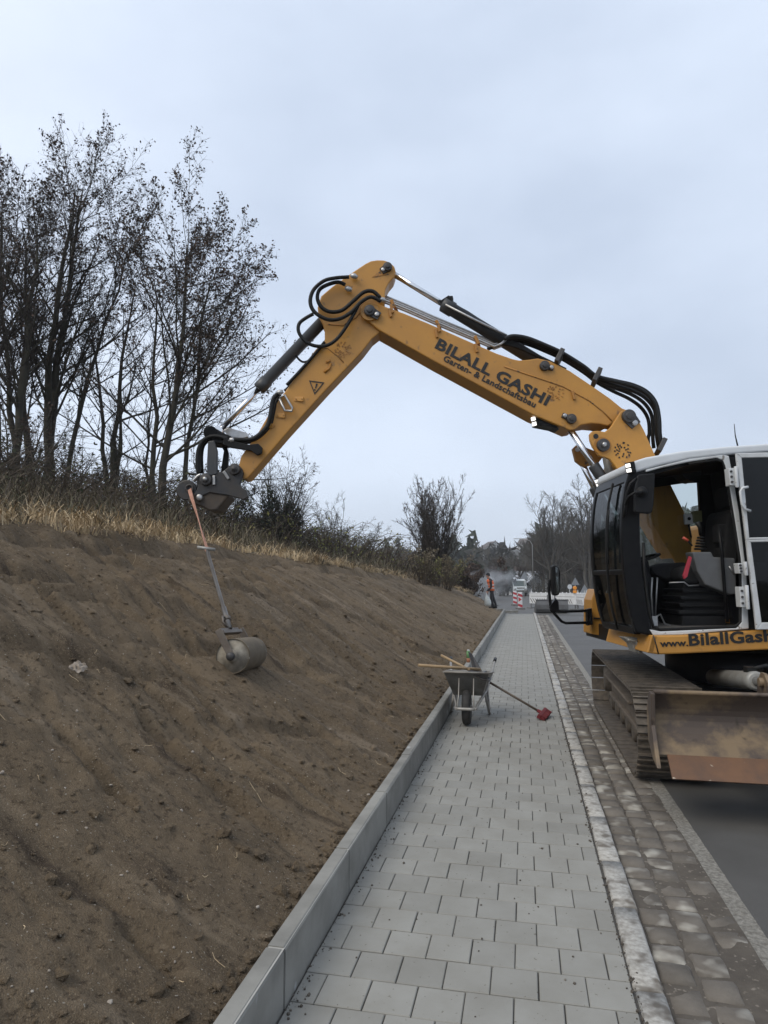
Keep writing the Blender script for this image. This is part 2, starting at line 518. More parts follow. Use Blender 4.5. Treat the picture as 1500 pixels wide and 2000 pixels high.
mat('straw', (0.60, 0.48, 0.31), 0.85, 0, (0.42, 0.30, 0.17), 1.6, 0.9)
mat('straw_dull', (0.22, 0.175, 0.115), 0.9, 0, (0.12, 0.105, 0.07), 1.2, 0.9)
mat('green_blade', (0.075, 0.08, 0.04), 0.85, 0, (0.12, 0.105, 0.06), 1.0, 0.8)
mat('bramble_stem', (0.055, 0.04, 0.03), 0.9, 0, (0.095, 0.075, 0.05), 2.0, 0.8)
mat('bramble_leaf', (0.035, 0.045, 0.02), 0.8, 0, (0.07, 0.06, 0.03), 1.5, 0.9)
mat('yellow_leaf', (0.20, 0.19, 0.055), 0.8, 0, (0.11, 0.115, 0.04), 2.5, 0.9)
mat('bark', (0.040, 0.034, 0.028), 0.9, 0, (0.062, 0.058, 0.036), 3, 0.8, 0.4, 30)
mat('twig', (0.036, 0.028, 0.024), 0.9)
mat('bark_grey', (0.085, 0.077, 0.066), 0.9, 0, (0.055, 0.05, 0.042), 2, 0.8)
mat('brown_leaf', (0.070, 0.040, 0.024), 0.8, 0, (0.045, 0.030, 0.022), 3, 0.9)
mat('needle', (0.022, 0.032, 0.02), 0.9, 0, (0.035, 0.042, 0.025), 1, 0.9)
mat('wood_tan', (0.40, 0.28, 0.155), 0.6, 0, (0.28, 0.19, 0.10), 12, 0.7)

# ------------------------------------------------------------------ ground sheets
def sheet(name, xs, ys, zf, m, kind='structure', parent=None):
    X, Y = np.meshgrid(np.asarray(xs, float), np.asarray(ys, float), indexing='ij')
    Z = zf(X, Y)
    o = npmesh(name, [(np.stack([X, Y, Z], -1).reshape(-1, 3), grid_faces(len(xs), len(ys)), 0, True)], m, parent)
    if kind: o['kind'] = kind
    return o
sheet('ground', [-740, -400, -60, -20, -8, -3, -1.2, 1, 8, 9, 20, 60, 400, 740],
      [-740, -100, -10, 0, 20, 37, 60, 90, 140, 400, 740], lambda X, Y: road_z(Y) - 0.22, 'meadow')
# verge beyond the far kerb
sheet('verge', [7.8, 9, 12, 20, 40], list(range(-20, 100, 6)), lambda X, Y: road_z(Y) + 0.05 + 0.05 * np.maximum(X - 9, 0) * np.interp(Y, [40, 60], [1, 1.3]) + 0.2 * vnoise(X * .5, Y * .5, 3), 'grass_earth')
# the road: straight past the machine, then swinging left beyond the end of the path
ys = np.concatenate([np.arange(-12, 37.5, 1.5), np.arange(39, 200, 6)])
tt = np.linspace(0, 1, 12)
def road_edges(y):
    c = np.interp(y, [37, 42, 60, 90, 200], [0, -1.0, -4.0, -11, -60])
    c = np.where(y < 37, 0, c)
    return 1.10 + c * 1.0 - np.where(y > 37, np.interp(y, [37, 42], [0, 1.0]), 0), 7.8 + c * 0.72
Le, Re = road_edges(ys)
Xr = Le[:, None] * (1 - tt) + Re[:, None] * tt
Yr = np.repeat(ys[:, None], 12, 1)
tag(npmesh('road', [(np.stack([Xr, Yr, road_z(Yr)], -1).reshape(-1, 3), grid_faces(len(ys), 12)[:, ::-1], 0, True)], 'asphalt'), kind='structure')

sheet('gravel_patch', [-4, -2, -0.5, 0.6, 1.5, 3], [33.85, 34.5, 36, 38, 41, 46], lambda X, Y: road_z(Y) + 0.012 + 0.01 * vnoise(X * 2, Y * 2, 4), 'asphalt')
# ------------------------------------------------------------------ earth bank (soil) and the grassy slope behind it
def build_bank():
    nu = 210
    ys = [-1.5]
    while ys[-1] < 47: ys.append(ys[-1] + max(0.019, 0.0062 * max(ys[-1], 0)) )
    ys = np.array(ys)
    u = np.linspace(-0.004, 1.10, nu)
    U, Y = np.meshgrid(u, ys, indexing='ij')
    xc, zc = crest(Y); xt, zt = toe(Y)
    edge = 0.16 * fbm(Y * 0.9, Y * 0 + 3, 41, 3) * np.clip(U * 3 - 2, 0, 1)
    X = xt + (xc - xt) * U + edge
    Z = bank_z(X, Y)
    # real relief: lumps, scrape marks running down and along the slope, clods near the toe
    k = np.clip(U * 8, 0, 1)
    def rot(a, sx, sy):
        c, s = math.cos(a), math.sin(a)
        return (X * c + Y * s) * sx, (-X * s + Y * c) * sy
    rel = 0.050 * fbm(X * 0.8, Y * 0.8, 1, 3)
    a = rot(R(-8), 0.5, 3.6); rel = rel + 0.060 * fbm(a[0], a[1], 9, 3)
    a = rot(R(-28), 0.7, 3.6); w = np.clip(vnoise(X * .35, Y * .35, 77) * 4 + .4, 0, 1); rel = rel + 0.05 * w * fbm(a[0], a[1], 23, 3)
    a = rot(R(-14), 0.7, 6.0); n = fbm(a[0], a[1], 31, 2); rel = rel - 0.085 * np.clip(n - 0.17, 0, .22) / .22
    a = rot(R(68), 0.5, 4.2); n = fbm(a[0], a[1], 37, 2) - .06 * (U < .5); rel = rel - 0.085 * np.clip(n - 0.16, 0, .22) / .22
    rel = rel + 0.028 * fbm(X * 6, Y * 6, 51, 4)
    mm_ = np.clip(fbm(X * .9, Y * .9, 55, 2) * 2 + .5, 0, 1); rel = rel + 0.05 * mm_ * np.maximum(fbm(X * 9, Y * 9, 57, 3), -.1)
    cl = np.clip(1.0 - U * 4.0, 0, 1) * np.clip(U * 30, 0, 1)
    rel = rel + cl * 0.12 * np.maximum(fbm(X * 5, Y * 5, 61, 4), -0.12) + 0.017 * fbm(X * 20, Y * 20, 71, 2)
    # broken lip where the turf was cut
    lip = np.clip((U - 0.93) / 0.04, 0, 1)
    rel = rel + 0.09 * lip * (0.6 + fbm(X * 2, Y * 2, 81, 3)) - 0.07 * np.exp(-((U - 0.915) / 0.022) ** 2) * (0.7 + fbm(X * 1.5, Y * 1.5, 83, 2))
    Z = Z + rel * k
    pts = np.stack([X, Y, Z], -1).reshape(-1, 3)
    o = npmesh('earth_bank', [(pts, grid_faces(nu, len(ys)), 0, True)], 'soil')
    tag(o, kind='structure')
    global BANK
    BANK = (u, ys, X, Z)
build_bank()
def bank_surf(X, Y):
    """height of the built bank mesh at points (nearest grid node)"""
    u, ys, GX, GZ = BANK
    X = np.asarray(X, float); Y = np.asarray(Y, float)
    xc, _ = crest(Y); xt, _ = toe(Y)
    uu = (xt - X) / (xt - xc)
    iu = np.clip(np.round((uu - u[0]) / (u[1] - u[0])).astype(int), 0, len(u) - 1)
    iy = np.clip(np.searchsorted(ys, Y), 0, len(ys) - 1)
    return GZ[iu, iy]

def build_back():
    d = np.concatenate([np.linspace(0.25, 3, 14), np.linspace(3.4, 14, 24), np.linspace(16, 70, 16)])
    ys = np.concatenate([np.arange(-25, 0, 1.2), np.arange(0, 30, 0.45), np.arange(30, 48, 0.8)])
    D, Y = np.meshgrid(d, ys, indexing='ij')
    xc, zc = crest(Y)
    X = xc - D
    Z = bank_z(X, Y) + 0.02
    o = npmesh('grassy_slope', [(np.stack([X, Y, Z], -1).reshape(-1, 3), grid_faces(len(d), len(ys)), 0, True)], 'grass_earth')
    tag(o, kind='structure')
build_back()

# wooded hill far behind
def hill_h(px, r):
    top = np.interp(px, [-900, 300, 700, 880, 930, 1000, 1050, 1120, 1250, 1400, 1700, 2600],
                    [960, 1075, 1100, 1095, 1078, 1073, 1069, 1058, 1035, 1020, 1005, 980])
    hh = HC + (VY - top) * 430 / FPX
    return hh * np.clip((r - 130) / 300.0, 0, 1) ** 0.85 - 1.5
def build_hill():
    pxs = np.linspace(-500, 2000, 100); rs = np.concatenate([np.linspace(125, 430, 30), np.linspace(450, 640, 6)])
    PX, RS = np.meshgrid(pxs, rs, indexing='ij')
    rr = (PX - 750) / FPX * RS
    X = RT.x * rr + FW.x * RS; Y = RT.y * rr + FW.y * RS
    Z = hill_h(PX, np.minimum(RS, 430)) - np.clip(RS - 450, 0, 500) * 0.03
    Z = Z + 2.0 * vnoise(X * .02, Y * .02, 3)
    o = npmesh('hill', [(np.stack([X, Y, Z], -1).reshape(-1, 3), grid_faces(len(pxs), len(rs))[:, ::-1], 0, True)], 'hill_wood')
    tag(o, kind='structure')
build_hill()

# ------------------------------------------------------------------ footpath of concrete pavers
PX0, PX1, PW, PD, GAP = -0.955, 0.402, 0.1956, 0.2054, 0.0045
def paver_mesh(w, d, name='paver', h=0.06, ch=0.0035):
    x, y = w / 2, d / 2
    vs = [(-x, -y, -h), (x, -y, -h), (x, y, -h), (-x, y, -h), (-x, -y, -ch), (x, -y, -ch), (x, y, -ch), (-x, y, -ch),
          (-x + ch, -y + ch, 0), (x - ch, -y + ch, 0), (x - ch, y - ch, 0), (-x + ch, y - ch, 0)]
    fs = [(0, 1, 5, 4), (1, 2, 6, 5), (2, 3, 7, 6), (3, 0, 4, 7), (4, 5, 9, 8), (5, 6, 10, 9), (6, 7, 11, 10), (7, 4, 8, 11), (8, 9, 10, 11)]
    return vs, fs
path = sheet('footpath', [-1.0, PX1 + .03], list(np.arange(-1, 34.5, 1.5)), lambda X, Y: 0 * X - 0.0095, 'joint_sand')
path['kind'] = 'structure'
def row_layout(r):
    x = PX0; first = 0.098 if r % 2 else PW
    lst = []
    w = first
    while x < PX1 - 0.03:
        ww = min(w, PX1 - x)
        lst.append((x, ww)); x += ww; w = PW
    return lst
pm = {}
Y0 = 2.10; nparts = 0; r = -10
stuffV = []; stuffF = []
rng = np.random.default_rng(3)
while Y0 + r * PD < 33.9:
    yy = Y0 + (r + 0.5) * PD
    for (x, ww) in row_layout(r):
        key = round(ww, 3)
        tz = float(rng.uniform(-0.0016, 0.0014))
        vs, fs = paver_mesh(ww - GAP, PD - 0.0072)
        cx = x + ww / 2
        if r >= 0 and nparts < 299:
            if key not in pm:
                me = bpy.data.meshes.new('paver'); me.from_pydata(vs, [], fs); me.materials.append(MATS['paver_grey']); pm[key] = me
            o = bpy.data.objects.new('paver', pm[key]); COL.objects.link(o); o.parent = path
            o.location = (cx + rng.uniform(-.0008, .0008), yy + rng.uniform(-.001, .001), tz)
            o.rotation_euler = (rng.uniform(-.004, .004), rng.uniform(-.004, .004), rng.uniform(-.003, .003))
            nparts += 1
        else:
            b = len(stuffV)
            stuffV += [(v[0] + cx, v[1] + yy, v[2] + tz) for v in vs]; stuffF += [tuple(i + b for i in f) for f in fs]
    r += 1
me = bpy.data.meshes.new('far_pavers'); me.from_pydata(stuffV, [], stuffF)
tag(link('paving', me, path, 'paver_grey'), kind='stuff')

# concrete edging stones on the bank side
kerb = sheet('concrete_kerb', [-1.034, -0.966], [-0.3, 5, 10, 15, 20, 25, 30, 34], lambda X, Y: 0 * X + 0.2165, 'mortar')
def kerb_mesh(L, w=0.078, h=0.30, c=0.012):
    x, y = w / 2, L / 2
    prof = [(-x, -h), (x, -h), (x, -c), (x - c, 0), (-x + 0.004, 0), (-x, -0.004)]
    n = len(prof)
    vs = [(a, -y, b) for a, b in prof] + [(a, y, b) for a, b in prof]
    fs = [(i, (i + 1) % n, (i + 1) % n + n, i + n) for i in range(n)] + [tuple(range(n - 1, -1, -1)), tuple(range(n, 2 * n))]
    return vs, [tuple(reversed(f)) for f in fs]
vs, fs = kerb_mesh(0.986)
kme = bpy.data.meshes.new('kerb_stone'); kme.from_pydata(vs, [], fs); kme.materials.append(MATS['kerb_concrete'])
for k in range(34):
    o = bpy.data.objects.new('kerb_stone', kme); COL.objects.link(o); o.parent = kerb
    o.location = (-0.999 + rng.uniform(-.003, .003), 0.17 + k * 1.0 , 0.222 + rng.uniform(-.003, .003)); o.rotation_euler = (0, 0, rng.uniform(-.003, .003))
vs, fs = kerb_mesh(0.55)
kme2 = bpy.data.meshes.new('kerb_stone'); kme2.from_pydata(vs, [], fs); kme2.materials.append(MATS['kerb_concrete'])
x, y, a = -1.0, 34.0, 0.0
for k in range(7):
    a += R(9); x -= math.sin(a) * 0.55; y += math.cos(a) * 0.55
    o = bpy.data.objects.new('kerb_stone', kme2); COL.objects.link(o); o.parent = kerb
    o.location = (x, y, 0.20 - k * 0.02); o.rotation_euler = (0, 0, a)

# granite kerb between path and gutter
gk = sheet('granite_kerb', [PX1 + 0.002, 0.535], [-0.5, 5, 10, 15, 20, 25, 30, 35], lambda X, Y: 0 * X - 0.024, 'gutter_mud')
def rough_block(w, l, h, nx, ny, seed, jit, dome):
    rg = np.random.default_rng(seed)
    xs = np.linspace(-w / 2, w / 2, nx); ys = np.linspace(-l / 2, l / 2, ny)
    ins = min(w, l) * .085; xs[1] = xs[0] + ins; xs[-2] = xs[-1] - ins; ys[1] = ys[0] + ins * (.1 if l > .6 else 1); ys[-2] = ys[-1] - ins * (.1 if l > .6 else 1)
    V_ = []; F_ = []
    for i, a in enumerate(xs):
        for j, b in enumerate(ys):
            e = (i in (0, nx - 1)) + (j in (0, ny - 1))
            t = (1 - (2 * a / w) ** 2) * (1 - (2 * b / l) ** 2)
            V_.append((a + rg.uniform(-jit, jit), b + rg.uniform(-jit, jit), dome * (max(t, 0) ** 0.5) - (0.006 if e else 0) * (1 + e) + rg.uniform(-jit, jit) * .5))
    F_ = [tuple(f) for f in grid_faces(nx, ny)]
    # skirt
    ring = [i * ny for i in range(nx)] + [(nx - 1) * ny + j for j in range(1, ny)] + [i * ny + ny - 1 for i in range(nx - 2, -1, -1)] + [j for j in range(ny - 2, 0, -1)]
    b0 = len(V_)
    for i in ring: V_.append((V_[i][0], V_[i][1], -h))
    n = len(ring)
    for k in range(n):
        F_.append((ring[k], b0 + k, b0 + (k + 1) % n, ring[(k + 1) % n]))
    return V_, F_
def block_variants(name, m, n, w, l, h, nx, ny, jit, dome, smooth=True):
    res = []
    for k in range(n):
        V_, F_ = rough_block(w, l, h, nx, ny, 100 + k, jit, dome)
        me = bpy.data.meshes.new(name); me.from_pydata(V_, [], F_); me.materials.append(MATS[m])
        if smooth: me.polygons.foreach_set('use_smooth', [True] * len(F_))
        res.append(me)
    return res
gv = block_variants('granite_block', 'granite', 5, 0.118, 1.0, 0.06, 4, 9, 0.0018, 0.0015, True)
y = -0.5; k = 0
while y < 34.5:
    L_ = float(rng.uniform(0.55, 0.82))
    o = bpy.data.objects.new('granite_block', gv[k % 5]); COL.objects.link(o); o.parent = gk
    o.location = (0.472 + rng.uniform(-.004, .004), y + L_ / 2, 0.004 + rng.uniform(-.004, .004)); o.scale = (1, L_ - 0.012, 1)
    o.rotation_euler = (rng.uniform(-.006, .006), rng.uniform(-.02, .02), rng.uniform(-.006, .006))
    y += L_; k += 1

# cobbled gutter: setts half drowned in mud
gx = np.linspace(0.53, 1.012, 26); gy = np.concatenate([np.arange(-0.5, 9, 0.03), np.arange(9, 36, 0.12)])
def mud(X, Y):
    return -0.047 + 0.010 * fbm(X * 5, Y * 5, 3, 3) + 0.012 * fbm(X * 1.2, Y * 1.0, 8, 2) + np.clip((X - 0.86) / .1, 0, 1) * 0.006
gutter = sheet('cobbled_gutter', gx, gy, mud, 'gutter_mud')
sv = block_variants('cobble', 'sett_stone', 6, 0.150, 0.170, 0.05, 5, 5, 0.0045, 0.007)
np_ = 0; SV = []; SF = []
for rowi, cx in enumerate((0.615, 0.775, 0.935)):
    y = 0.0 + rowi * 0.07
    while y < 34.5:
        L_ = float(rng.uniform(0.155, 0.215))
        sunk = -0.006 if rowi == 2 else 0.0
        z = -0.037 + sunk + float(rng.uniform(-.005, .006))
        if 2.2 < y < 19.0 and np_ < 298:
            o = bpy.data.objects.new('cobble', sv[int(rng.integers(6))]); COL.objects.link(o); o.parent = gutter
            o.location = (cx + rng.uniform(-.006, .006), y + L_ / 2, z); o.scale = (1, (L_ - 0.014) / 0.17, 1)
            o.rotation_euler = (rng.uniform(-.03, .03), rng.uniform(-.03, .03), rng.uniform(-.05, .05))
            np_ += 1
        elif not (2.2 < y < 19.0):
            V_, F_ = rough_block(0.15, L_ - .014, 0.03, 3, 3, int(rng.integers(999)), .005, .012)
            b = len(SV); SV += [(v[0] + cx, v[1] + y + L_ / 2, v[2] + z) for v in V_]; SF += [tuple(i + b for i in f) for f in F_]
        y += L_
me = bpy.data.meshes.new('far_cobbles'); me.from_pydata(SV, [], SF)
tag(link('cobbles', me, gutter, 'sett_stone'), kind='stuff')
def edgez(X, Y): return -0.041 + 0.006 * fbm(X * 25, Y * 25, 3, 3)
sheet('aggregate_strip', np.linspace(1.0, 1.112, 7), np.concatenate([np.arange(0, 8, 0.03), np.arange(8, 37, 0.3)]), edgez, 'edge_aggregate')
# ================================================================== EXCAVATOR
EXO = V(0, 0, 0) + Vector((2.15, 7.95, -0.045))
ex = thing('excavator', 'yellow tracked excavator with white cab, open door and raised two piece boom on the road', 'excavator', EXO)
def poly(pts, g): return [P(x, y, g) for x, y in pts]
def plate(mb, pts, g0, g1):             # an outline in a vertical plane g0 ahead, thickened away from the viewer to g1
    return mb.prism(poly(pts, g0), FW * (g1 - g0))
def arc(cx, cy, r, a0, a1, n=8):
    return [(cx + r * math.cos(R(a0 + (a1 - a0) * i / n)), cy + r * math.sin(R(a0 + (a1 - a0) * i / n))) for i in range(n + 1)]

GB0, GB1 = 7.15, 7.50                   # near and far side of the boom
GBM = 7.325
# ---- main boom
boom_o = [(712, 601), (716, 594), (724, 590), (743, 595), (790, 612), (836, 631), (931, 673), (970, 690), (989, 696.5), (1002, 701), (1014, 703.5), (1034, 702),
          (1051, 699.5), (1074, 704.5), (1113, 724), (1150, 749), (1192, 778), (1215, 797), (1240, 806), (1243, 817), (1236, 827), (1222, 830), (1200, 824), (1188, 832),
          (1172, 828), (1155, 826.5), (1134, 830), (1124, 838), (1113, 840), (1097, 833), (1043, 811), (960, 766), (849, 706), (741, 645), (716, 624), (710, 613)]
boom = plate(MB(), boom_o, GB0, GB1).build('boom', 'yellow', ex, bevel=0.012)
# raised seams on the side plate
sm = MB()
seam = [(985, 716), (1050, 738), (1100, 755), (1150, 782), (1178, 804), (1195, 822)]
sm.tube([P(x, y, GB0 - 0.002) for x, y in seam], 0.008, 6)
sm.build('weld_seam', 'yellow_dirty', boom)
def boss(parent, x, y, g, r, name='pin', m='dark_steel', m2='zinc', plate_to=None, pr=0.6):
    """round pin head with a bolted keeper"""
    b = MB()
    p = P(x, y, g)
    b.lathe(p, -FW, [(-0.02, r), (0.035, r), (0.045, r * 0.92), (0.045, r * 0.55), (0.06, r * 0.5), (0.06, 0.001)], 20)
    if plate_to:
        q = P(plate_to[0], plate_to[1], g)
        d = (q - p); w = (FW.cross(d)).normalized() * r * pr
        b.prism([p + w, p - w, q - w * 0.8 + d * .35, q + w * 0.8 + d * .35], -FW * 0.022)
    o = b.build(name, m, parent, bevel=0.003)
    bb = MB()
    if plate_to:
        bb.lathe(q, -FW, [(0.018, r * .42), (0.038, r * .42), (0.042, r * .34), (0.042, 0.001)], 10)
    else:
        bb.lathe(p, -FW, [(0.055, r * .36), (0.075, r * .34), (0.075, 0.001)], 8)
    bb.build('bolt', m2, o)
    return o
# round pivot cheeks
ck = MB(); ck.lathe(P(722, 608, GB0 - 0.025), FW, [(0, 0.10), (0.004, 0.105), (0.03, 0.105)], 28)
ck.build('pivot_cheek', 'yellow', boom, bevel=0.004)
boss(boom, 722, 608, GB0 - 0.025, 0.062, plate_to=(736, 616), pr=.9)
boss(boom, 1063, 715.5, GB0, 0.055, plate_to=(1076, 719))
boss(boom, 1115, 819, GB0, 0.055, plate_to=(1102, 813))
# small lugs
for (x, y) in ((1120, 772), (765, 603), (857, 640), (930, 680), (852, 651), (762, 611)):
    lg = MB(); c = P(x, y, GB0 - 0.012); lg.box(c, (0.03, 0.03, 0.10), Matrix.Rotation(R(-12), 3, FW))
    lg.build('lug', 'yellow_dirty', boom, bevel=0.004)
# lettering
nrm = -FW
put_text('BILALL GASHI', 'lettering', 'letter_black', boom, P(848.5, 679.5, GB0), P(1066.5, 793, GB0), 0.130, 0.034, nrm * 0.004)
put_text('Garten- & Landschaftsbau', 'lettering', 'letter_black', boom, P(864.5, 704, GB0), P(1043.5, 796.5, GB0), 0.070, 0.020, nrm * 0.004)
# rosettes of little chips (cast marks)
def rosette(parent, x, y, g, r, m, name='cast_mark'):
    b = MB(); rg = random.Random(int(x))
    c = P(x, y, g); zx = Vector((0, 0, 1))
    for ring, nn in ((0.45, 8), (0.72, 11), (1.0, 13)):
        for k in range(nn):
            a = 2 * math.pi * k / nn + rg.random() * .4
            p = c + (RT * math.cos(a) + zx * math.sin(a)) * r * ring
            if rg.random() < .85:
                b.box(p, (r * .22, 0.012, r * .15), Matrix.Rotation(-a + rg.random(), 3, FW))
    b.build(name, m, parent)
rosette(boom, 1085, 766, GB0, 0.085, 'yellow_dirty')

# ---- base boom (lower piece and foot)
base_o = [(1227, 800), (1241.5, 810), (1258, 840), (1277, 883), (1306, 938), (1336, 998), (1352, 1050), (1350, 1092), (1338, 1104), (1322, 1100), (1296, 1058), (1262, 1000),
          (1226, 944), (1203, 912), (1192, 897), (1183, 893), (1170, 889), (1158, 872), (1153, 860), (1152, 848), (1157, 842), (1168, 841), (1182, 843.5), (1193, 834), (1205, 815), (1213, 803)]
base = MB()
plate(base, base_o, GB0 - 0.09, GB0 - 0.035)
plate(base, base_o, GB1 + 0.035, GB1 + 0.09)
core = [(1222, 850), (1248, 856), (1277, 900), (1300, 938), (1330, 998), (1345, 1050), (1342, 1088), (1322, 1090), (1296, 1050), (1262, 994), (1226, 940), (1203, 905)]
plate(base, core, GB0 - 0.036, GB1 + 0.036)
base = base.build('base_boom', 'yellow', ex, bevel=0.01)
boss(base, 1227, 814, GB0 - 0.09, 0.075, plate_to=(1238, 827), pr=1.0)
boss(base, 1177, 870, GB0 - 0.09, 0.07)
rg_ = MB(); rg_.lathe(P(1177, 870, GB0 - 0.095), FW, [(0, .095), (0.01, .1), (0.02, .1)], 24); rg_.build('pin_ring', 'yellow_dirty', base)
hl = MB(); hl.lathe(P(1164, 852, GB0 - 0.095), FW, [(0, .028), (0.008, .028)], 14); hl.build('lifting_hole', 'letter_black', base)
rosette(base, 1216, 880, GB0 - 0.09, 0.085, 'letter_black')
# far ear with hole (right hand side of the yoke)
e2 = MB(); plate(e2, [(1119, 876), (1127, 868), (1140, 872), (1160, 880), (1180, 890), (1168, 905), (1140, 912), (1125, 900)], GB1 + 0.02, GB1 + 0.09)
e2.build('yoke_ear', 'yellow_dirty', base, bevel=.006)
hl = MB(); hl.lathe(P(1128, 878, GB1 + 0.012), FW, [(0, .026), (0.006, .026)], 14); hl.build('lifting_hole', 'zinc', base)

# ---- adjusting cylinders under the main boom
for (gg, x0, y0, x1, y1) in ((GB0 + 0.05, 1113, 838, 1196, 965), (GB1 + 0.08, 1124, 880, 1190, 1010)):
    b = MB(); a, c = P(x0, y0, gg), P(x1, y1, gg)
    m_ = a + (c - a) * 0.55
    b.cyl(a, c, 0.035, 14)
    o = b.build('lift_rod', 'chrome', ex)
    b = MB(); b.tube([m_, m_ + (c - m_) * .04, c + (c - m_) * 0.9], [0.055, 0.062, 0.062], 16); b.build('lift_barrel', 'cyl_grey', o)
b = MB(); b.cyl(P(1183, 876, GBM), P(1200, 965, GBM), 0.055, 16); b.build('cylinder_barrel', 'cyl_light', ex)

# ---- stick
GS0, GS1 = 7.20, 7.46
stick_o = [(713, 515), (724, 509.5), (737, 507.5), (750, 508), (762, 512), (770, 520), (773, 530), (769, 541), (760, 552), (753, 565), (751, 590), (752, 610), (748, 634), (741, 650),
           (727, 661), (707, 687), (640, 758), (560, 846), (490, 927), (482, 935), (474, 935), (468, 922), (466.5, 908), (470, 893), (484, 872), (503, 846.5), (530, 800), (560, 760), (616.5, 682),
           (634, 666), (634, 648), (631, 634), (622, 617), (620, 600), (627, 578), (648, 560), (683, 535)]
stick = plate(MB(), stick_o, GS0, GS1).build('stick', 'yellow', ex, bevel=0.012)
sm = MB()
sm.tube([P(x, y, GS0 - 0.001) for x, y in ((629, 681), (640, 680), (660, 696), (671, 708))], 0.007, 6)
sm.build('weld_seam', 'yellow_dirty', stick); sm = MB()
sm.tube([P(x, y, GS0 - 0.001) for x, y in ((640, 633), (670, 636), (695, 620), (712, 600))], 0.008, 6)
sm.build('weld_seam', 'yellow_dirty', stick); sm = MB()
plate(sm, [(727, 541), (745, 528), (760, 536)], GS0 - 0.006, GS0 + .01)
sm.build('stiffener', 'yellow_dirty', stick)
boss(stick, 757, 523, GS0, 0.052, plate_to=(748, 529), pr=.9)
rosette(stick, 670, 683, GS0, 0.085, 'yellow_dirty')
# bolted pads
for (x, y, rot) in ((584, 780, 3), (548, 812, 3), (529, 832, 2)):
    b = MB(); b.box(P(x, y, GS0 - 0.006), (0.105 if x > 530 else .05, 0.02, 0.05), Matrix.Rotation(-TH * 0, 3, 'Z') @ Matrix.Rotation(R(rot), 3, FW)); o = b.build('pad', 'yellow', stick, bevel=.004)
    for s in (-1, 1): bb = MB(); bb.lathe(P(x + s * 6, y, GS0 - 0.016), -FW, [(0, .008), (.012, .008)], 6); bb.build('bolt', 'yellow_dirty', o)
b = MB()
for (pts) in (((633, 727), (643, 720), (646, 710)), ((637, 708), (645, 704))):
    b.tube([P(x, y, GS0 - 0.008) for x, y in pts], 0.014, 6)
b.build('hose_bracket', 'yellow_dirty', stick)
# warning triangle with exclamation mark
def wt(x, y): return P(x, y, GS0 - 0.003)
b = MB(); tri = [(603.5, 743), (633.5, 747), (614.5, 771)]
cxx, cyy = 617, 754
o_ = [Vector((x, y)) for x, y in tri]; cc = (o_[0] + o_[1] + o_[2]) / 3
inn = [cc + (p - cc) * 0.78 for p in o_]
for i in range(3):
    j = (i + 1) % 3
    b.prism([wt(*o_[i]), wt(*o_[j]), wt(*inn[j]), wt(*inn[i])], -FW * 0.003)
b.prism([wt(617.2, 749), wt(620.6, 750), wt(617, 758.5), wt(615.4, 758)], -FW * 0.004)
b.lathe(wt(614.9, 761.3), -FW, [(0, .009), (.004, .009)], 10)
b.build('warning_triangle', 'letter_black', stick)
# white loop handle
b = MB(); b.tube([P(x, y, GS0 - 0.05) for x, y in ((546, 777), (556, 772), (571, 797), (570, 803), (556, 802), (546, 779))], 0.014, 8)
b.build('white_bracket', 'zinc', stick)

# ---- cylinders
def cylinder(name, a, b_, t0, rb, rr, m='cyl_grey'):
    a = Vector(a); b_ = Vector(b_); d = b_ - a
    k = MB(); q = a + d * t0
    e = d.normalized()
    k.tube([a, q - e * .14, q - e * .14, q - e * .01, q], [rb, rb, rb * 1.16, rb * 1.16, rb * 0.9], 20)
    o = k.build(name, m, ex)
    r_ = MB(); r_.cyl(q - e * .05, b_, rr, 14); r_.lathe(b_, FW, [(-.05, rr * 1.8), (.05, rr * 1.8)], 14)
    r_.build('piston_rod', 'chrome', o)
    return o
bc = cylinder('bucket_cylinder', P(636, 622, GBM), P(427, 843, GBM), 0.63, 0.066, 0.031)
ac = cylinder('stick_cylinder', P(1066, 716, GBM), P(762, 531, GBM), 0.66, 0.074, 0.034)
b = MB(); b.tube([P(x, y, GBM - .09) for x, y in ((870, 595), (930, 626), (990, 655))], 0.013, 6); b.build('cylinder_pipe', 'zinc', ac)
b = MB(); b.box(P(873, 592, GBM), (0.12, 0.12, 0.10), Matrix.Rotation(R(-30), 3, FW)); b.box(P(880, 586, GBM), (0.06, 0.08, 0.07)); b.build('valve_block', 'black_plastic', ac, bevel=.008)

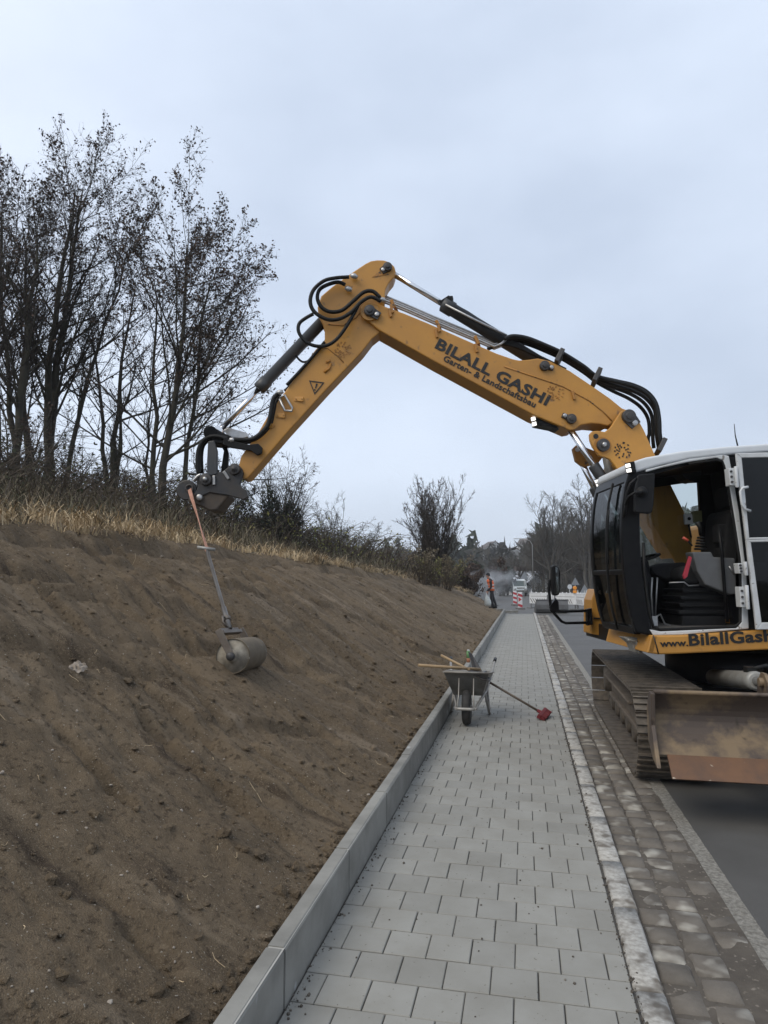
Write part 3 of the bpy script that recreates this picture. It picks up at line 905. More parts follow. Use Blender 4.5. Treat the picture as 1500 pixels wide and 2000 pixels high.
# ---- pipes and hoses on the boom
k = 0
for (dy, g) in ((0, GB0 + .05), (4.5, GB0 + .11), (-4, GB0 + .16), (-8, GB0 + .20)):
    b = MB(); b.tube([P(x, y + dy, g) for x, y in ((740, 583), (756, 588), (800, 606), (850, 628), (900, 649), (945, 668), (965, 677), (978, 672), (988, 664))], 0.0135, 8)
    b.build('hydraulic_pipe', 'zinc', boom)
for (x, y) in ((770, 598), (857, 638), (932, 668)):
    b = MB(); b.box(P(x, y, GB0 + .12), (0.035, 0.2, 0.10), Matrix.Rotation(R(-24), 3, FW)); b.build('pipe_clamp', 'yellow_dirty', boom, bevel=.004)
def hose(pts, g, r, parent=ex, name='hose', m='rubber', g2=None):
    n = len(pts); ps = []
    for i, (x, y) in enumerate(pts):
        ps.append(P(x, y, g if g2 is None else g + (g2 - g) * i / (n - 1)))
    # Catmull-Rom smoothing
    out_ = []
    for i in range(n - 1):
        p0 = ps[max(i - 1, 0)]; p1 = ps[i]; p2 = ps[i + 1]; p3 = ps[min(i + 2, n - 1)]
        for s in range(5):
            t = s / 5
            out_.append(0.5 * ((2 * p1) + (p2 - p0) * t + (2 * p0 - 5 * p1 + 4 * p2 - p3) * t * t + (3 * p1 - p0 - 3 * p2 + p3) * t ** 3))
    out_.append(ps[-1])
    return MB().tube(out_, r, 8).build(name, m, parent)
main = [(985, 662), (1002, 657), (1030, 661), (1068, 676), (1100, 691), (1140, 716), (1165, 735), (1200, 745), (1235, 754), (1262, 768), (1279, 790), (1285, 820), (1286, 850), (1290, 872)]
for i, (dx, dy, g) in enumerate(((0, 0, GB0 + .02), (-1, 7, GB0 + .08), (-3, 4, GB0 + .16), (3, -2, GB0 + .2), (-10, 12, GB0 + .12), (-18, 19, GB0 + .22))):
    pts = []
    for j, (x, y) in enumerate(main):
        t = max(0, (j - 6) / 7)
        if j == 0 and i > 3: continue
        pts.append((x + dx * t * 1.3, y + dy * (0.6 + 0.9 * math.sin(min(t, 1) * 3.1)) if j < 12 else y + dy * .3))
    hose(pts, g, 0.021, boom, g2=GB0 + .1 + .05 * i)
hose([(952, 682), (985, 672), (1020, 682), (1060, 700), (1105, 722)], GB0 + .1, 0.02, boom)
hose([(865, 598), (900, 612), (940, 636), (985, 664), (1000, 670)], GBM + .05, 0.019, ac)
hose([(868, 592), (905, 606), (945, 632), (985, 660), (1005, 668)], GBM - .03, 0.019, ac)
for (x, y, g) in ((1092, 700, GB0 + .05), (1165, 737, GB0 + .05), (1290, 873, GB0 + .1)):
    b = MB(); b.box(P(x, y, g), (0.05, 0.22, 0.16), Matrix.Rotation(R(28), 3, FW)); b.build('hose_clamp', 'dark_steel', boom, bevel=.006)
# loops at the stick
hose([(742, 581), (728, 569), (710, 571), (690, 588), (668, 606), (645, 609), (628, 600), (620, 583), (624, 566), (640, 556), (660, 551), (674, 556)], GS0 - .07, 0.022, stick)
hose([(744, 589), (725, 580), (705, 590), (688, 608), (665, 622), (640, 624), (615, 610), (606, 590), (612, 567), (632, 549), (655, 543), (682, 541)], GS0 - .12, 0.022, stick)
hose([(700, 596), (690, 615), (675, 640), (658, 662), (640, 674), (618, 676), (598, 668), (584, 650), (584, 633), (596, 622), (612, 613)], GS0 - .1, 0.02, stick)
hose([(640, 660), (622, 690), (600, 715), (585, 735), (566, 755), (556, 764)], GS0 + .04, 0.02, stick)
hose([(634, 668), (612, 695), (580, 731), (560, 752)], GS0 - .02, 0.018, stick)
hose([(575, 680), (580, 697), (592, 707), (606, 702), (612, 690)], GS0 + .1, 0.012, stick)
hose([(544, 768), (534, 780), (530, 800), (524, 828), (510, 846), (492, 858), (470, 859), (452, 858)], GS0 - .05, 0.026, stick)
hose([(548, 772), (540, 786), (536, 806), (530, 830), (514, 850), (494, 862), (468, 863), (450, 861)], GS0 + .02, 0.024, stick)
hose([(445, 858), (420, 852), (400, 858), (389, 876), (386, 900), (388, 925)], GS0 - .03, 0.026, stick)
hose([(440, 862), (414, 858), (398, 868), (393, 890), (394, 924)], GS0 + .06, 0.024, stick)
for (x, y) in ((690, 539), (679, 564), (745, 585), (548, 766), (455, 859)):
    b = MB(); b.lathe(P(x, y, GS0 - .05), RT * (.8 if x > 600 else -.9) + Vector((0, 0, -.3)), [(-.03, .02), (0, .03), (.03, .03), (.035, .022), (.05, .022)], 10); b.build('hose_fitting', 'zinc', stick)

# ---- bucket linkage and quick coupler
lk = MB()
plate(lk, [(404, 835), (412, 832), (424, 838), (436, 845), (452, 852), (450, 862), (430, 866), (410, 864), (402, 850)], GS0 - .02, GS1 + .02)
lk.cyl(P(411, 845, GS0 - .05), P(411, 845, GS1 + .05), .075, 18)
lk = lk.build('link_head', 'black_plastic', ex, bevel=.01)
for g0 in (GS0 - .07, GS1 + .02):
    b = MB(); plate(b, [(406, 862), (418, 860), (424, 880), (424, 926), (404, 930), (404, 900)], g0, g0 + .05); b.build('bucket_link', 'cyl_grey', lk, bevel=.008)
    b = MB(); plate(b, [(438, 852), (452, 860), (486, 868), (504, 866), (512, 874), (511, 885), (502, 889), (490, 880), (450, 874), (434, 868)], g0, g0 + .045); b.build('rocker', 'black_plastic', lk, bevel=.008)
b = MB(); plate(b, [(430, 926), (437, 880), (430, 866), (440, 866), (446, 885), (444, 926)], GS1 - .08, GS1 - .03); b.build('far_link', 'black_plastic', lk, bevel=.006)
b = MB(); plate(b, [(436, 840), (446, 835), (482, 845), (484, 853), (470, 857), (446, 852)], GS1 - .05, GS1 + .02); b.build('guard_plate', 'zinc', lk, bevel=.004)
cp_o = [(458, 907), (466, 908), (472, 915), (475, 925), (471, 938), (468, 946), (474, 954), (481, 957), (485, 970), (476, 976), (448, 968), (436, 966), (410, 962), (384, 972), (380, 966), (388, 946), (384, 933), (394, 926.5), (414, 922), (434.6, 921), (446, 912)]
body_o = [(384, 958), (396, 962), (420, 956), (440, 962), (448, 968), (436, 982), (424, 997), (410, 998.5), (389.5, 988), (368.6, 982), (366, 974)]
cq = MB()
plate(cq, cp_o, GS0 - .06, GS0); plate(cq, cp_o, GS1, GS1 + .06)
plate(cq, [(384, 935), (434, 925), (440, 962), (400, 972), (384, 966)], GS0 - .01, GS1 + .01)
cq = cq.build('quick_coupler', 'coupler_steel', ex, bevel=.008)
b = MB(); plate(b, body_o, GS0 - .04, GS1 + .04); b.build('coupler_body', 'coupler_worn', cq, bevel=.02)
for q_ in (GS0 - .03, GS1 - .03):
    b = MB(); b.lathe(P(364, 957, q_), FW, [(0, .10), (.006, .112), (.03, .112), (.034, .10)], 26); b.build('hook_disc', 'coupler_steel', cq)
b = MB(); 
for s in range(16):
    a0 = 2 * math.pi * s / 16
    b.tube([P(370 + 7 * math.cos(a0), 954 + 7 * math.sin(a0), GS0 - .045), P(370 + 7 * math.cos(a0 + .45), 954 + 7 * math.sin(a0 + .45), GS0 - .045)], .011, 6)
b.build('hook_eye', 'dark_steel', cq)
b = MB(); b.lathe(P(391, 972, GS0 - .045), -FW, [(-.02, .034), (.04, .034), (.046, .026), (.046, .001)], 16); b.build('stub_pipe', 'zinc', cq)
boss(cq, 403, 937, GS0 - .06, .066, m='dark_steel')
boss(cq, 459, 917, GS0 - .06, .062, m='dark_steel', m2='dark_steel')
b = MB()
for (x, y, r_) in ((418, 938, 3), (442, 928, 35)):
    b.box(P(x, y, GS0 - .075), (.03, .02, .10), Matrix.Rotation(R(-r_), 3, FW))
b.tube([P(x, y, GS0 - .07) for x, y in ((377, 940), (386, 930), (392, 927))], .018, 6)
b.build('coupler_lug', 'zinc', cq, bevel=.004)

# ---- work lights
def led(parent, x, y, g, s=1.0, dirv=None):
    dv = dirv or (-RT * 1.0 - FW * .55 + Vector((0, 0, -.25)))
    dv = dv.normalized()
    sd = dv.cross(Vector((0, 0, 1))).normalized(); up = sd.cross(dv)
    M = Matrix((sd, dv, up)).transposed()
    b = MB(); b.box(P(x, y, g) - dv * .03 * s, (.10 * s, .06 * s, .13 * s), M)
    o = b.build('work_light', 'black_plastic', parent, bevel=.006)
    l = MB()
    for k in (-1, 1): l.box(P(x, y, g) + dv * .004 + up * k * .029 * s, (.065 * s, .012, .042 * s), M)
    l.build('lamp_lens', 'led', o, bevel=.004)
b = MB(); plate(b, [(1046, 814), (1058, 816), (1082, 826), (1092, 838), (1080, 834), (1060, 830), (1050, 828)], GB0 + .05, GB0 + .25); b.build('lamp_bracket', 'black_plastic', boom)
led(boom, 1043, 823, GB0 + .08, 1.0)

# ================================================================== CAB
GC0, GC1 = 6.10, 7.05
cab = thing('cab', None, None); cab.parent = ex
# (an Empty would be an unshaped part: the roof carries the cab instead)
bpy.data.objects.remove(cab)
roof_o = [(1226, 908), (1234, 902), (1262, 893), (1330, 881), (1420, 871.5), (1500, 866), (1640, 862), (1800, 868), (1800, 886), (1640, 880), (1500, 883), (1420, 888), (1345, 897), (1290, 909), (1262, 917), (1236, 925), (1227, 919)]
roof = plate(MB(), roof_o, GC0 - .01, GC1 + .03).build('cab_roof', 'white_roof', ex, bevel=.022, seg=3)
b = MB(); plate(b, [(1234, 920), (1262, 916), (1345, 898), (1420, 889), (1800, 886), (1800, 905), (1420, 899), (1345, 908), (1262, 930), (1240, 934)], GC0 + .06, GC1 - .02); b.build('roof_lining', 'black_plastic', roof)
led(roof, 1228, 914, GC0 - .02, .8)
led(roof, 1168, 944, GC1 - .05, .8, -RT - FW * .35 + Vector((0, 0, -.4)))
b = MB(); b.tube([P(1441, 872, GC0 + .5), P(1436, 850, GC0 + .5), P(1434, 828, GC0 + .5)], [.008, .005, .003], 6); b.build('antenna', 'black_plastic', roof)

pil = [(1229, 920), (1221, 950), (1216, 985), (1214, 1030), (1215, 1070), (1218, 1110), (1224, 1160), (1232, 1200), (1243, 1236), (1277, 1242), (1268, 1205), (1260, 1160), (1254, 1110), (1251, 1060), (1250, 1010), (1253, 960), (1260, 932), (1266, 920)]
b = MB(); plate(b, pil, GC0, GC0 + .07); front = b.build('front_pillar', 'black_paint', ex, bevel=.012)
shift = lambda pts, g0, g1: [P(x, y, g0) + FW * (g1 - g0) for x, y in pts]
def thin(pts):      # narrow version of the pillar for the far side
    n = len(pts) // 2
    return [pts[i] for i in range(n)] + [((pts[i][0] * .45 + pts[-1 - i][0] * .55), pts[i][1] * .6 + pts[-1 - i][1] * .4) for i in range(n - 1, -1, -1)]
b = MB(); b.prism(shift(thin(pil), GC0, GC1 - .07), FW * .07); b.build('front_pillar', 'black_paint', ex, bevel=.01)
# bottom, middle and top rails of the windscreen
curve = [Vector((x, y)) for x, y in pil[:9]]
def frontpt(y, g):
    xs = np.interp(y, [p[1] for p in pil[:9]], [p[0] for p in pil[:9]])
    return P(float(xs), y, GC0) + FW * (g - GC0)
for (y0, y1) in ((920, 940), (1112, 1122), (1226, 1240)):
    fr = MB()
    a, c = frontpt(y0, GC0 + .05), frontpt(y1, GC0 + .05)
    fr.prism([a, c, c + RT * .06, a + RT * .06], FW * (GC1 - GC0 - .1))
    fr.build('windscreen_rail', 'black_paint', ex, bevel=.006)
def glass_sheet(name, y0, y1, m, n=10, parent=ex):
    b = MB(); vs = []
    for i in range(n + 1):
        y = y0 + (y1 - y0) * i / n
        vs.append(frontpt(y, GC0 + .06) + RT * .012); vs.append(frontpt(y, GC1 - .06) + RT * .012)
    b._add(vs, [(2 * i, 2 * i + 1, 2 * i + 3, 2 * i + 2) for i in range(n)], True)
    return b.build(name, m, parent)
glass_sheet('windscreen', 940, 1112, 'dark_glass')
glass_sheet('lower_windscreen', 1122, 1226, 'dark_glass', 6)
b = MB()
b.tube([frontpt(y, GC0 + .30 + .10 * i / 8) - RT * .03 for i, y in enumerate(np.linspace(935, 1235, 9))], .012, 6)
b.tube([frontpt(y, GC0 + .24 + .03 * i / 6) - RT * .045 for i, y in enumerate(np.linspace(990, 1100, 7))], .009, 6)
b.build('wiper', 'black_plastic', ex)

# door opening, sill and pillars (white)
b = MB()
plate(b, [(1268, 1229), (1290, 1233.5), (1440, 1227), (1449, 1215), (1449, 1100), (1433, 1000), (1420, 920), (1413, 899), (1400, 894), (1345, 902), (1290, 914), (1262, 922), (1262, 917), (1345, 896), (1412, 888), (1424, 890), (1432, 930),
          (1444, 1000), (1458, 1120), (1463, 1228), (1330, 1240), (1276, 1241)], GC0 - .005, GC0 + .05)
dfm = b.build('door_frame', 'white_cab', ex, bevel=.008)
b = MB(); b.tube([P(x, y, GC0 + .012) for x, y in ((1257, 1060), (1258, 1110), (1263, 1160), (1270, 1205), (1276, 1224), (1290, 1230), (1436, 1224), (1447, 1214), (1447, 1150), (1444, 1090), (1431, 1000), (1418, 922), (1411, 902), (1398, 898), (1345, 906))], .014, 6)
b.build('door_seal', 'rubber', dfm)
# rear of the cab: dark filler behind the rear pillar, back wall, far side wall, floor
b = MB()
plate(b, [(1426, 892), (1446, 892), (1478, 1228), (1463, 1228)], GC0 + .01, GC0 + .06)
plate(b, [(1446, 888), (1800, 888), (1800, 1228), (1478, 1228)], GC0 + .03, GC0 + .07)
b.build('side_panel', 'black_plastic', ex)
b = MB(); a = [P(1440, 899, GC0 + .06), P(1490, 1230, GC0 + .06)]
b.prism([a[0] + RT * .15, a[1] + RT * .15, a[1] + RT * .2, a[0] + RT * .2], FW * (GC1 - GC0 - .08)); b.build('back_wall', 'seat_fabric', ex)
sh = lambda x, y: P(x, y, GC0) + FW * (GC1 - GC0 - .05)     # points of the far wall, given as if in the near one
b = MB()
b.prism([sh(1258, 1118), sh(1500, 1118), sh(1500, 1240), sh(1280, 1240)], FW * .05)
b.prism([sh(1250, 1060), sh(1262, 1062), sh(1262, 1160), sh(1255, 1160)], FW * .05)
b.prism([sh(1452, 890), sh(1540, 890), sh(1540, 1160), sh(1470, 1160)], FW * .05)
b.prism([sh(1262, 918), sh(1500, 885), sh(1500, 912), sh(1420, 916), sh(1262, 938)], FW * .05)
b.build('far_wall', 'black_plastic', ex, bevel=.006)
b = MB(); b.quad(sh(1252, 925), sh(1460, 893), sh(1478, 1155), sh(1258, 1155)); b.build('side_window', 'clear_glass', ex)
b = MB(); plate(b, [(1262, 1226), (1480, 1224), (1480, 1240), (1275, 1241)], GC0 + .03, GC1 - .03); b.build('cab_floor', 'cab_floor', ex)
# seat
gs = GC0 + .48
seat = MB()
plate(seat, [(1335, 1138), (1410, 1138), (1436, 1210), (1330, 1210)], gs - .19, gs + .19)
plate(seat, [(1330, 1112), (1352, 1104), (1402, 1108), (1412, 1122), (1405, 1140), (1342, 1140), (1328, 1130)], gs - .25, gs + .25)
seat = seat.build('seat', 'seat_fabric', ex, bevel=.03, seg=3)
b = MB(); plate(b, [(1412, 1118), (1416, 1060), (1420, 1010), (1428, 994), (1438, 996), (1444, 1050), (1440, 1122)], gs - .2, gs + .24); b.build('backrest', 'seat_fabric', seat, bevel=.03, seg=3)
b = MB(); plate(b, [(1420, 978), (1419, 958), (1424, 948), (1434, 948), (1438, 975), (1434, 990), (1424, 990)], gs - .11, gs + .13); b.build('headrest', 'seat_fabric', seat, bevel=.03, seg=3)
b = MB()
for (y, w) in ((1150, 40), (1164, 44), (1178, 46), (1192, 48)):
    plate(b, [(1372 - w, y), (1372 + w, y), (1372 + w - 3, y + 8), (1372 - w + 3, y + 8)], gs - .22, gs + .22)
plate(b, [(1334, 1204), (1416, 1204), (1420, 1226), (1330, 1226)], gs - .25, gs + .25)
b.build('seat_suspension', 'black_plastic', seat, bevel=.01)
# consoles
b = MB(); plate(b, [(1352, 1078), (1390, 1078), (1394, 1088), (1436, 1090), (1440, 1160), (1426, 1162), (1378, 1142), (1362, 1116)], GC0 + .14, GC0 + .30); con = b.build('console', 'console', ex, bevel=.014, seg=3)
b = MB()
for i in range(5): b.lathe(P(1368, 1074 - i * 5.5, GC0 + .22), (0, 0, 1), [(0, .052 - i * .006), (.012, .058 - i * .006), (.02, .048 - i * .006)], 14)
b.tube([P(1368, 1046, GC0 + .22), P(1367, 1030, GC0 + .22), P(1362, 1020, GC0 + .22)], [.014, .02, .026], 10)
b.build('joystick', 'rubber', con)
b = MB(); b.tube([P(1352, 1066, GC0 + .2), P(1344, 1056, GC0 + .2)], .008, 6); b.mat(1).tube([P(1344, 1056, GC0 + .2), P(1334, 1050, GC0 + .2)], .014, 8); b.build('lever', ['black_plastic', 'lever_red'], con)
b = MB(); plate(b, [(1347, 1086), (1352, 1089), (1343, 1126), (1337, 1131), (1335, 1124)], GC0 + .10, GC0 + .13); b.build('safety_strap', 'red_strap', con, bevel=.004)
b = MB(); b.tube([P(1404, 1034, GC0 + .1), P(1410, 1080, GC0 + .1), P(1415, 1150, GC0 + .1), P(1421, 1215, GC0 + .1)], .016, 8); b.build('grab_rail', 'black_paint', con)
b = MB(); b.tube([P(1307, 1138, GC0 + .2), P(1336, 1137, GC0 + .2), P(1345, 1144, GC0 + .2), P(1365, 1143, GC0 + .2)], .007, 6); b.tube([P(1424, 1106, GC0 + .13), P(1433, 1120, GC0 + .13)], .008, 6); b.build('console_rail', 'zinc', con)
b = MB(); plate(b, [(1402, 1024), (1424, 1024), (1428, 1058), (1404, 1060)], GC0 + .3, GC0 + .42); plate(b, [(1404, 1070), (1430, 1070), (1432, 1092), (1406, 1092)], GC0 + .3, GC0 + .4); b.build('armrest', 'seat_fabric', con, bevel=.012)
b = MB(); plate(b, [(1270, 1108), (1296, 1100), (1340, 1098), (1345, 1116), (1330, 1130), (1300, 1132), (1282, 1124)], GC0 + .45, GC0 + .62); b.build('far_console', 'seat_fabric', ex, bevel=.02)
# steering column, pedals, monitors
b = MB(); b.tube([P(1272, 1215, GC0 + .5), P(1264, 1140, GC0 + .5), P(1258, 1095, GC0 + .5)], [.05, .045, .04], 10); sc = b.build('steering_column', 'black_plastic', ex)
b = MB(); 
for s in range(18):
    a0, a1 = 2 * math.pi * s / 18, 2 * math.pi * (s + 1) / 18
    f = lambda a: P(1256, 1092, GC0 + .5) + FW * .17 * math.cos(a) + (RT * .06 + Vector((0, 0, .16))).normalized().cross(FW).cross(FW) * 0 + (RT * .15 + Vector((0, 0, .05))) * math.sin(a)
    b.tube([f(a0), f(a1)], .014, 6, caps=False)
b.build('steering_wheel', 'rubber', sc)
b = MB()
for dx in (0, 10): b.tube([P(1275 + dx * .5, 1205, GC0 + .3 + dx * .01), P(1272 + dx, 1160, GC0 + .3 + dx * .01), P(1274 + dx, 1128, GC0 + .3 + dx * .01)], .008, 6)
b.build('pedal_lever', 'zinc', sc)
b = MB(); b.box(P(1278, 1213, GC0 + .25), (.05, .06, .09)); b.tube([P(1280, 1205, GC0 + .25), P(1290, 1200, GC0 + .28), P(1298, 1218, GC0 + .3), P(1310, 1222, GC0 + .32)], .009, 6); b.build('door_latch', 'zinc', ex, bevel=.004)
gm = GC1 - .14
b = MB(); plate(b, [(1337, 1004), (1354, 1003), (1355, 1023), (1339, 1024)], gm, gm + .04); mon = b.build('monitor', 'screen_white', ex, bevel=.006)
b = MB(); plate(b, [(1353, 998), (1371, 997), (1372, 1019), (1355, 1020)], gm - .02, gm + .03); b.build('display', 'screen_green', mon, bevel=.006)
b = MB(); b.tube([P(1358, 1020, gm), P(1372, 1030, gm), P(1376, 1060, gm), P(1372, 1090, gm)], .014, 8); b.tube([P(1345, 1024, gm), P(1350, 1050, gm)], .01, 6); b.build('monitor_arm', 'black_plastic', mon)
b = MB(); b.lathe(P(1346, 1013, gm - .006), -FW, [(0, .018), (.004, .018)], 12); b.build('knob', 'black_plastic', mon)
b = MB(); plate(b, [(1330, 924), (1372, 920), (1366, 930), (1356, 940), (1342, 936)], GC0 + .5, GC0 + .7); b.build('sun_blind', 'black_plastic', ex)

# open door folded back along the side of the cab
gd = GC0 - .10
dr = MB()
outer = [(1438, 885), (1640, 880), (1664, 1226), (1478, 1230)]
top_in = [(1449, 894), (1630, 890), (1641, 1046), (1464, 1050)]
bot_in = [(1467, 1059), (1642, 1054), (1652, 1214), (1492, 1216), (1485, 1210)]
def ring(mb, o, i, g0, g1):
    n = len(o)
    for k in range(n):
        j = (k + 1) % n
        mb.prism([P(*o[k], g0), P(*o[j], g0), P(*i[j], g0), P(*i[k], g0)], FW * (g1 - g0))
ring(dr, [(1438, 885), (1640, 880), (1650, 1050), (1458, 1054.5)], top_in, gd - .03, gd)
ring(dr, [(1458, 1054.5), (1650, 1050), (1664, 1226), (1478, 1230)], [bot_in[0], bot_in[1], bot_in[2], (1488, 1216)], gd - .03, gd)
door = dr.build('door', 'white_cab', ex, bevel=.006)
b = MB(); b.quad(*[P(x, y, gd - .012) for x, y in ((1447, 892), (1632, 888), (1643, 1048), (1462, 1052))]); b.build('door_window', 'door_glass', door)
b = MB(); b.quad(*[P(x, y, gd - .012) for x, y in ((1465, 1057), (1644, 1052), (1654, 1216), (1486, 1218))]); b.build('lower_window', 'door_glass', door)
b = MB(); plate(b, [(1472, 1097), (1500, 1099), (1500, 1200), (1484, 1208)], gd + .03, gd + .045); b.build('door_pocket', 'console', door)
b = MB(); b.tube([P(x, y, gd - .06) for x, y in ((1461, 951), (1450, 953), (1446, 960), (1449, 985), (1454, 994), (1466, 998))], .012, 8); b.build('door_handle', 'white_cab', door)
for (y0, y1, x) in ((914, 948, 1431), (1100, 1120, 1449), (1146, 1186, 1452)):
    b = MB(); plate(b, [(x - 8, y0), (x + 4, y0), (x + 7, y1), (x - 5, y1)], gd - .02, gd + .06)
    b.cyl(P(x + 6, y0 - 3, gd - .04), P(x + 9, y1 + 4, gd - .04), .016, 10)
    o = b.build('hinge', 'white_cab', dfm, bevel=.004)
    for t in (.2, .5, .8): bb = MB(); bb.lathe(P(x - 4 + 3 * t, y0 + (y1 - y0) * t, gd - .022), -FW, [(0, .011), (.01, .011)], 6); bb.build('bolt', 'dark_steel', o)

# mirrors
gmr = GC0 - .16
b = MB()
mo = [(1247, 928), (1252, 926.5), (1277, 924), (1280, 927), (1277, 985), (1274, 1000), (1270, 1003), (1243, 1001), (1240, 998), (1241, 960)]
plate(b, mo, gmr, gmr + .05); mir = b.build('mirror', 'black_plastic', ex, bevel=.016, seg=3)
b = MB(); b.lathe(P(1253, 961, gmr), -FW, [(0, .05), (.012, .05), (.02, .04), (.02, .024), (.035, .024), (.035, .001)], 18)
b.tube([P(1253, 961, gmr - .03), P(1240, 962, gmr - .03), P(1228, 970, gmr), P(1222, 985, gmr + .06)], .012, 8)
b.tube([P(1243, 935, gmr + .03), P(1231, 945, gmr + .03), P(1224, 965, gmr + .06), P(1222, 990, gmr + .08), P(1219, 1010, gmr + .12)], .014, 8)
b.build('mirror_arm', 'black_plastic', mir)
gm2 = 7.75
b = MB(); plate(b, [(1078, 1106), (1083, 1104), (1091, 1106), (1095, 1118), (1095, 1150), (1092, 1162), (1086, 1164), (1080, 1162), (1077, 1140)], gm2 - .03, gm2 + .05)
far_mir = b.build('mirror', 'black_plastic', ex, bevel=.012)
b = MB(); plate(b, [(1085, 1107), (1091, 1109), (1093.5, 1120), (1093.5, 1148), (1090, 1160), (1085, 1161)], gm2 - .036, gm2 - .028); b.build('mirror_face', 'mirror_glass', far_mir)
b = MB(); b.tube([P(x, y, gm2 + .03) for x, y in ((1078, 1132), (1073, 1134), (1072, 1150), (1075, 1180), (1077, 1192), (1097, 1214), (1105, 1217), (1150, 1216))], .017, 8)
b.tube([P(x, y, gm2 + .03) for x, y in ((1077, 1192), (1110, 1194), (1150, 1193))], .016, 8)
plate(b, [(1147, 1190), (1156, 1188), (1158, 1220), (1148, 1222)], gm2, gm2 + .08); plate(b, [(1074, 1185), (1086, 1168), (1091, 1176), (1092, 1194), (1078, 1194)], gm2, gm2 + .06)
b.build('mirror_bracket', 'black_paint', far_mir)

# ---- upper carriage: skirt, body, counterweight
sk = MB()
top = [(1272, 1241.5), (1330, 1241), (1500, 1230), (1900, 1210), (1900, 1252), (1500, 1269), (1330, 1277), (1286, 1278.5), (1264, 1275)]
plate(sk, top, GC0 - .05, GC0 + .6)
skirt = sk.build('skirt', 'yellow', ex, bevel=.014)
b = MB(); f0 = [P(1272, 1241, GC0 - .05), P(1264, 1275, GC0 - .05)]
b.prism([f0[0], f0[1], f0[1] + RT * .06, f0[0] + RT * .06], FW * 1.12); b.build('front_skirt', 'yellow', ex, bevel=.008)
b = MB(); b.tube([P(1276, 1241, GC0 - .052), P(1281, 1258, GC0 - .052), P(1286, 1277, GC0 - .052)], .006, 5); b.build('panel_gap', 'letter_black', skirt)
put_text('www.', 'lettering', 'letter_black', skirt, P(1289, 1263.5, GC0 - .05), P(1344, 1261.5, GC0 - .05), .062, .02, nrm * .004)
put_text('BilallGashi', 'lettering', 'letter_black', skirt, P(1346, 1261.5, GC0 - .05), P(1520, 1252, GC0 - .05), .108, .028, nrm * .004)
b = MB(); plate(b, [(1218, 1245), (1245, 1246), (1251, 1256), (1256, 1276), (1240, 1274), (1234, 1258)], 6.35, 6.5); b.tube([P(1226, 1250, 6.33), P(1243, 1252, 6.33), P(1249, 1276, 6.33)], .014, 6); b.build('step_bracket', 'cyl_light', ex, bevel=.008)
b = MB(); plate(b, [(1155, 1172), (1163, 1150), (1190, 1160), (1198, 1245), (1180, 1243), (1154, 1238)], 7.85, 8.15); b.build('storage_box', 'yellow', ex, bevel=.012)
b = MB(); plate(b, [(1160, 1206), (1192, 1207), (1192, 1210), (1160, 1209)], 7.83, 7.86); b.build('box_seam', 'letter_black', ex)
bd = MB()
c = V(3.05, 7.0, 1.06); ang = Matrix((RT, FW, Vector((0, 0, 1)))).transposed()
bd.box(V(3.65, 7.55, 1.08), (2.3, 1.6, .18), ang)
deck = bd.build('deck', 'black_paint', ex, bevel=.01)
bd = MB(); bd.box(V(4.35, 7.38, 1.75), (1.05, 2.46, 1.20), ang); bd.build('engine_cover', 'yellow', ex, bevel=.06, seg=3)
bd = MB(); bd.box(V(3.6, 8.15, 1.35), (1.5, .75, .5), ang); bd.build('side_tank', 'yellow_dirty', ex, bevel=.04, seg=3)
bd = MB(); bd.box(V(5.05, 7.38, 1.6), (.36, 2.4, 1.25), ang); bd.build('counterweight', 'console', ex, bevel=.09, seg=3)
bd = MB(); bd.lathe(Vector((2.15, 7.85, .62)), (0, 0, 1), [(0, .62), (.04, .66), (.30, .66), (.34, .6)], 36); bd.build('slewing_ring', 'black_paint', ex)

# ================================================================== UNDERCARRIAGE
car = MB()
car.box((2.15, 7.95, .48), (1.35, 1.5, .34))
car.box((2.15, 7.35, .40), (1.6, .35, .26)); car.box((2.15, 8.7, .40), (1.6, .35, .26))
car = car.build('car_body', 'black_paint', ex, bevel=.03)
ZR, RAD, YF, YR = 0.345, 0.352, 6.42, 9.62
L1 = YR - YF; PER = 2 * L1 + 2 * math.pi * RAD
def track_pt(s):
    s = s % PER
    if s < L1: return YF + s, ZR + RAD, 0.0                      # along the top, going back
    s -= L1
    if s < math.pi * RAD:
        a = s / RAD; return YR + RAD * math.sin(a), ZR + RAD * math.cos(a), -a
    s -= math.pi * RAD
    if s < L1: return YR - s, ZR - RAD, -math.pi
    s -= L1
    a = math.pi + s / RAD; return YF + RAD * math.sin(a), ZR + RAD * math.cos(a), -a
NS = 50
shoe_me = None
def shoe_mesh():
    b = MB()
    b.box((0, 0, 0.004), (.60, .158, .018))
    for y in (-.066, 0, .066): b.box((0, y, .022), (.60, .014, .022))
    me = bpy.data.meshes.new('track_shoe'); me.from_pydata(b.v, [], b.f); me.materials.append(MATS['track_steel']); return me
sme = shoe_mesh()
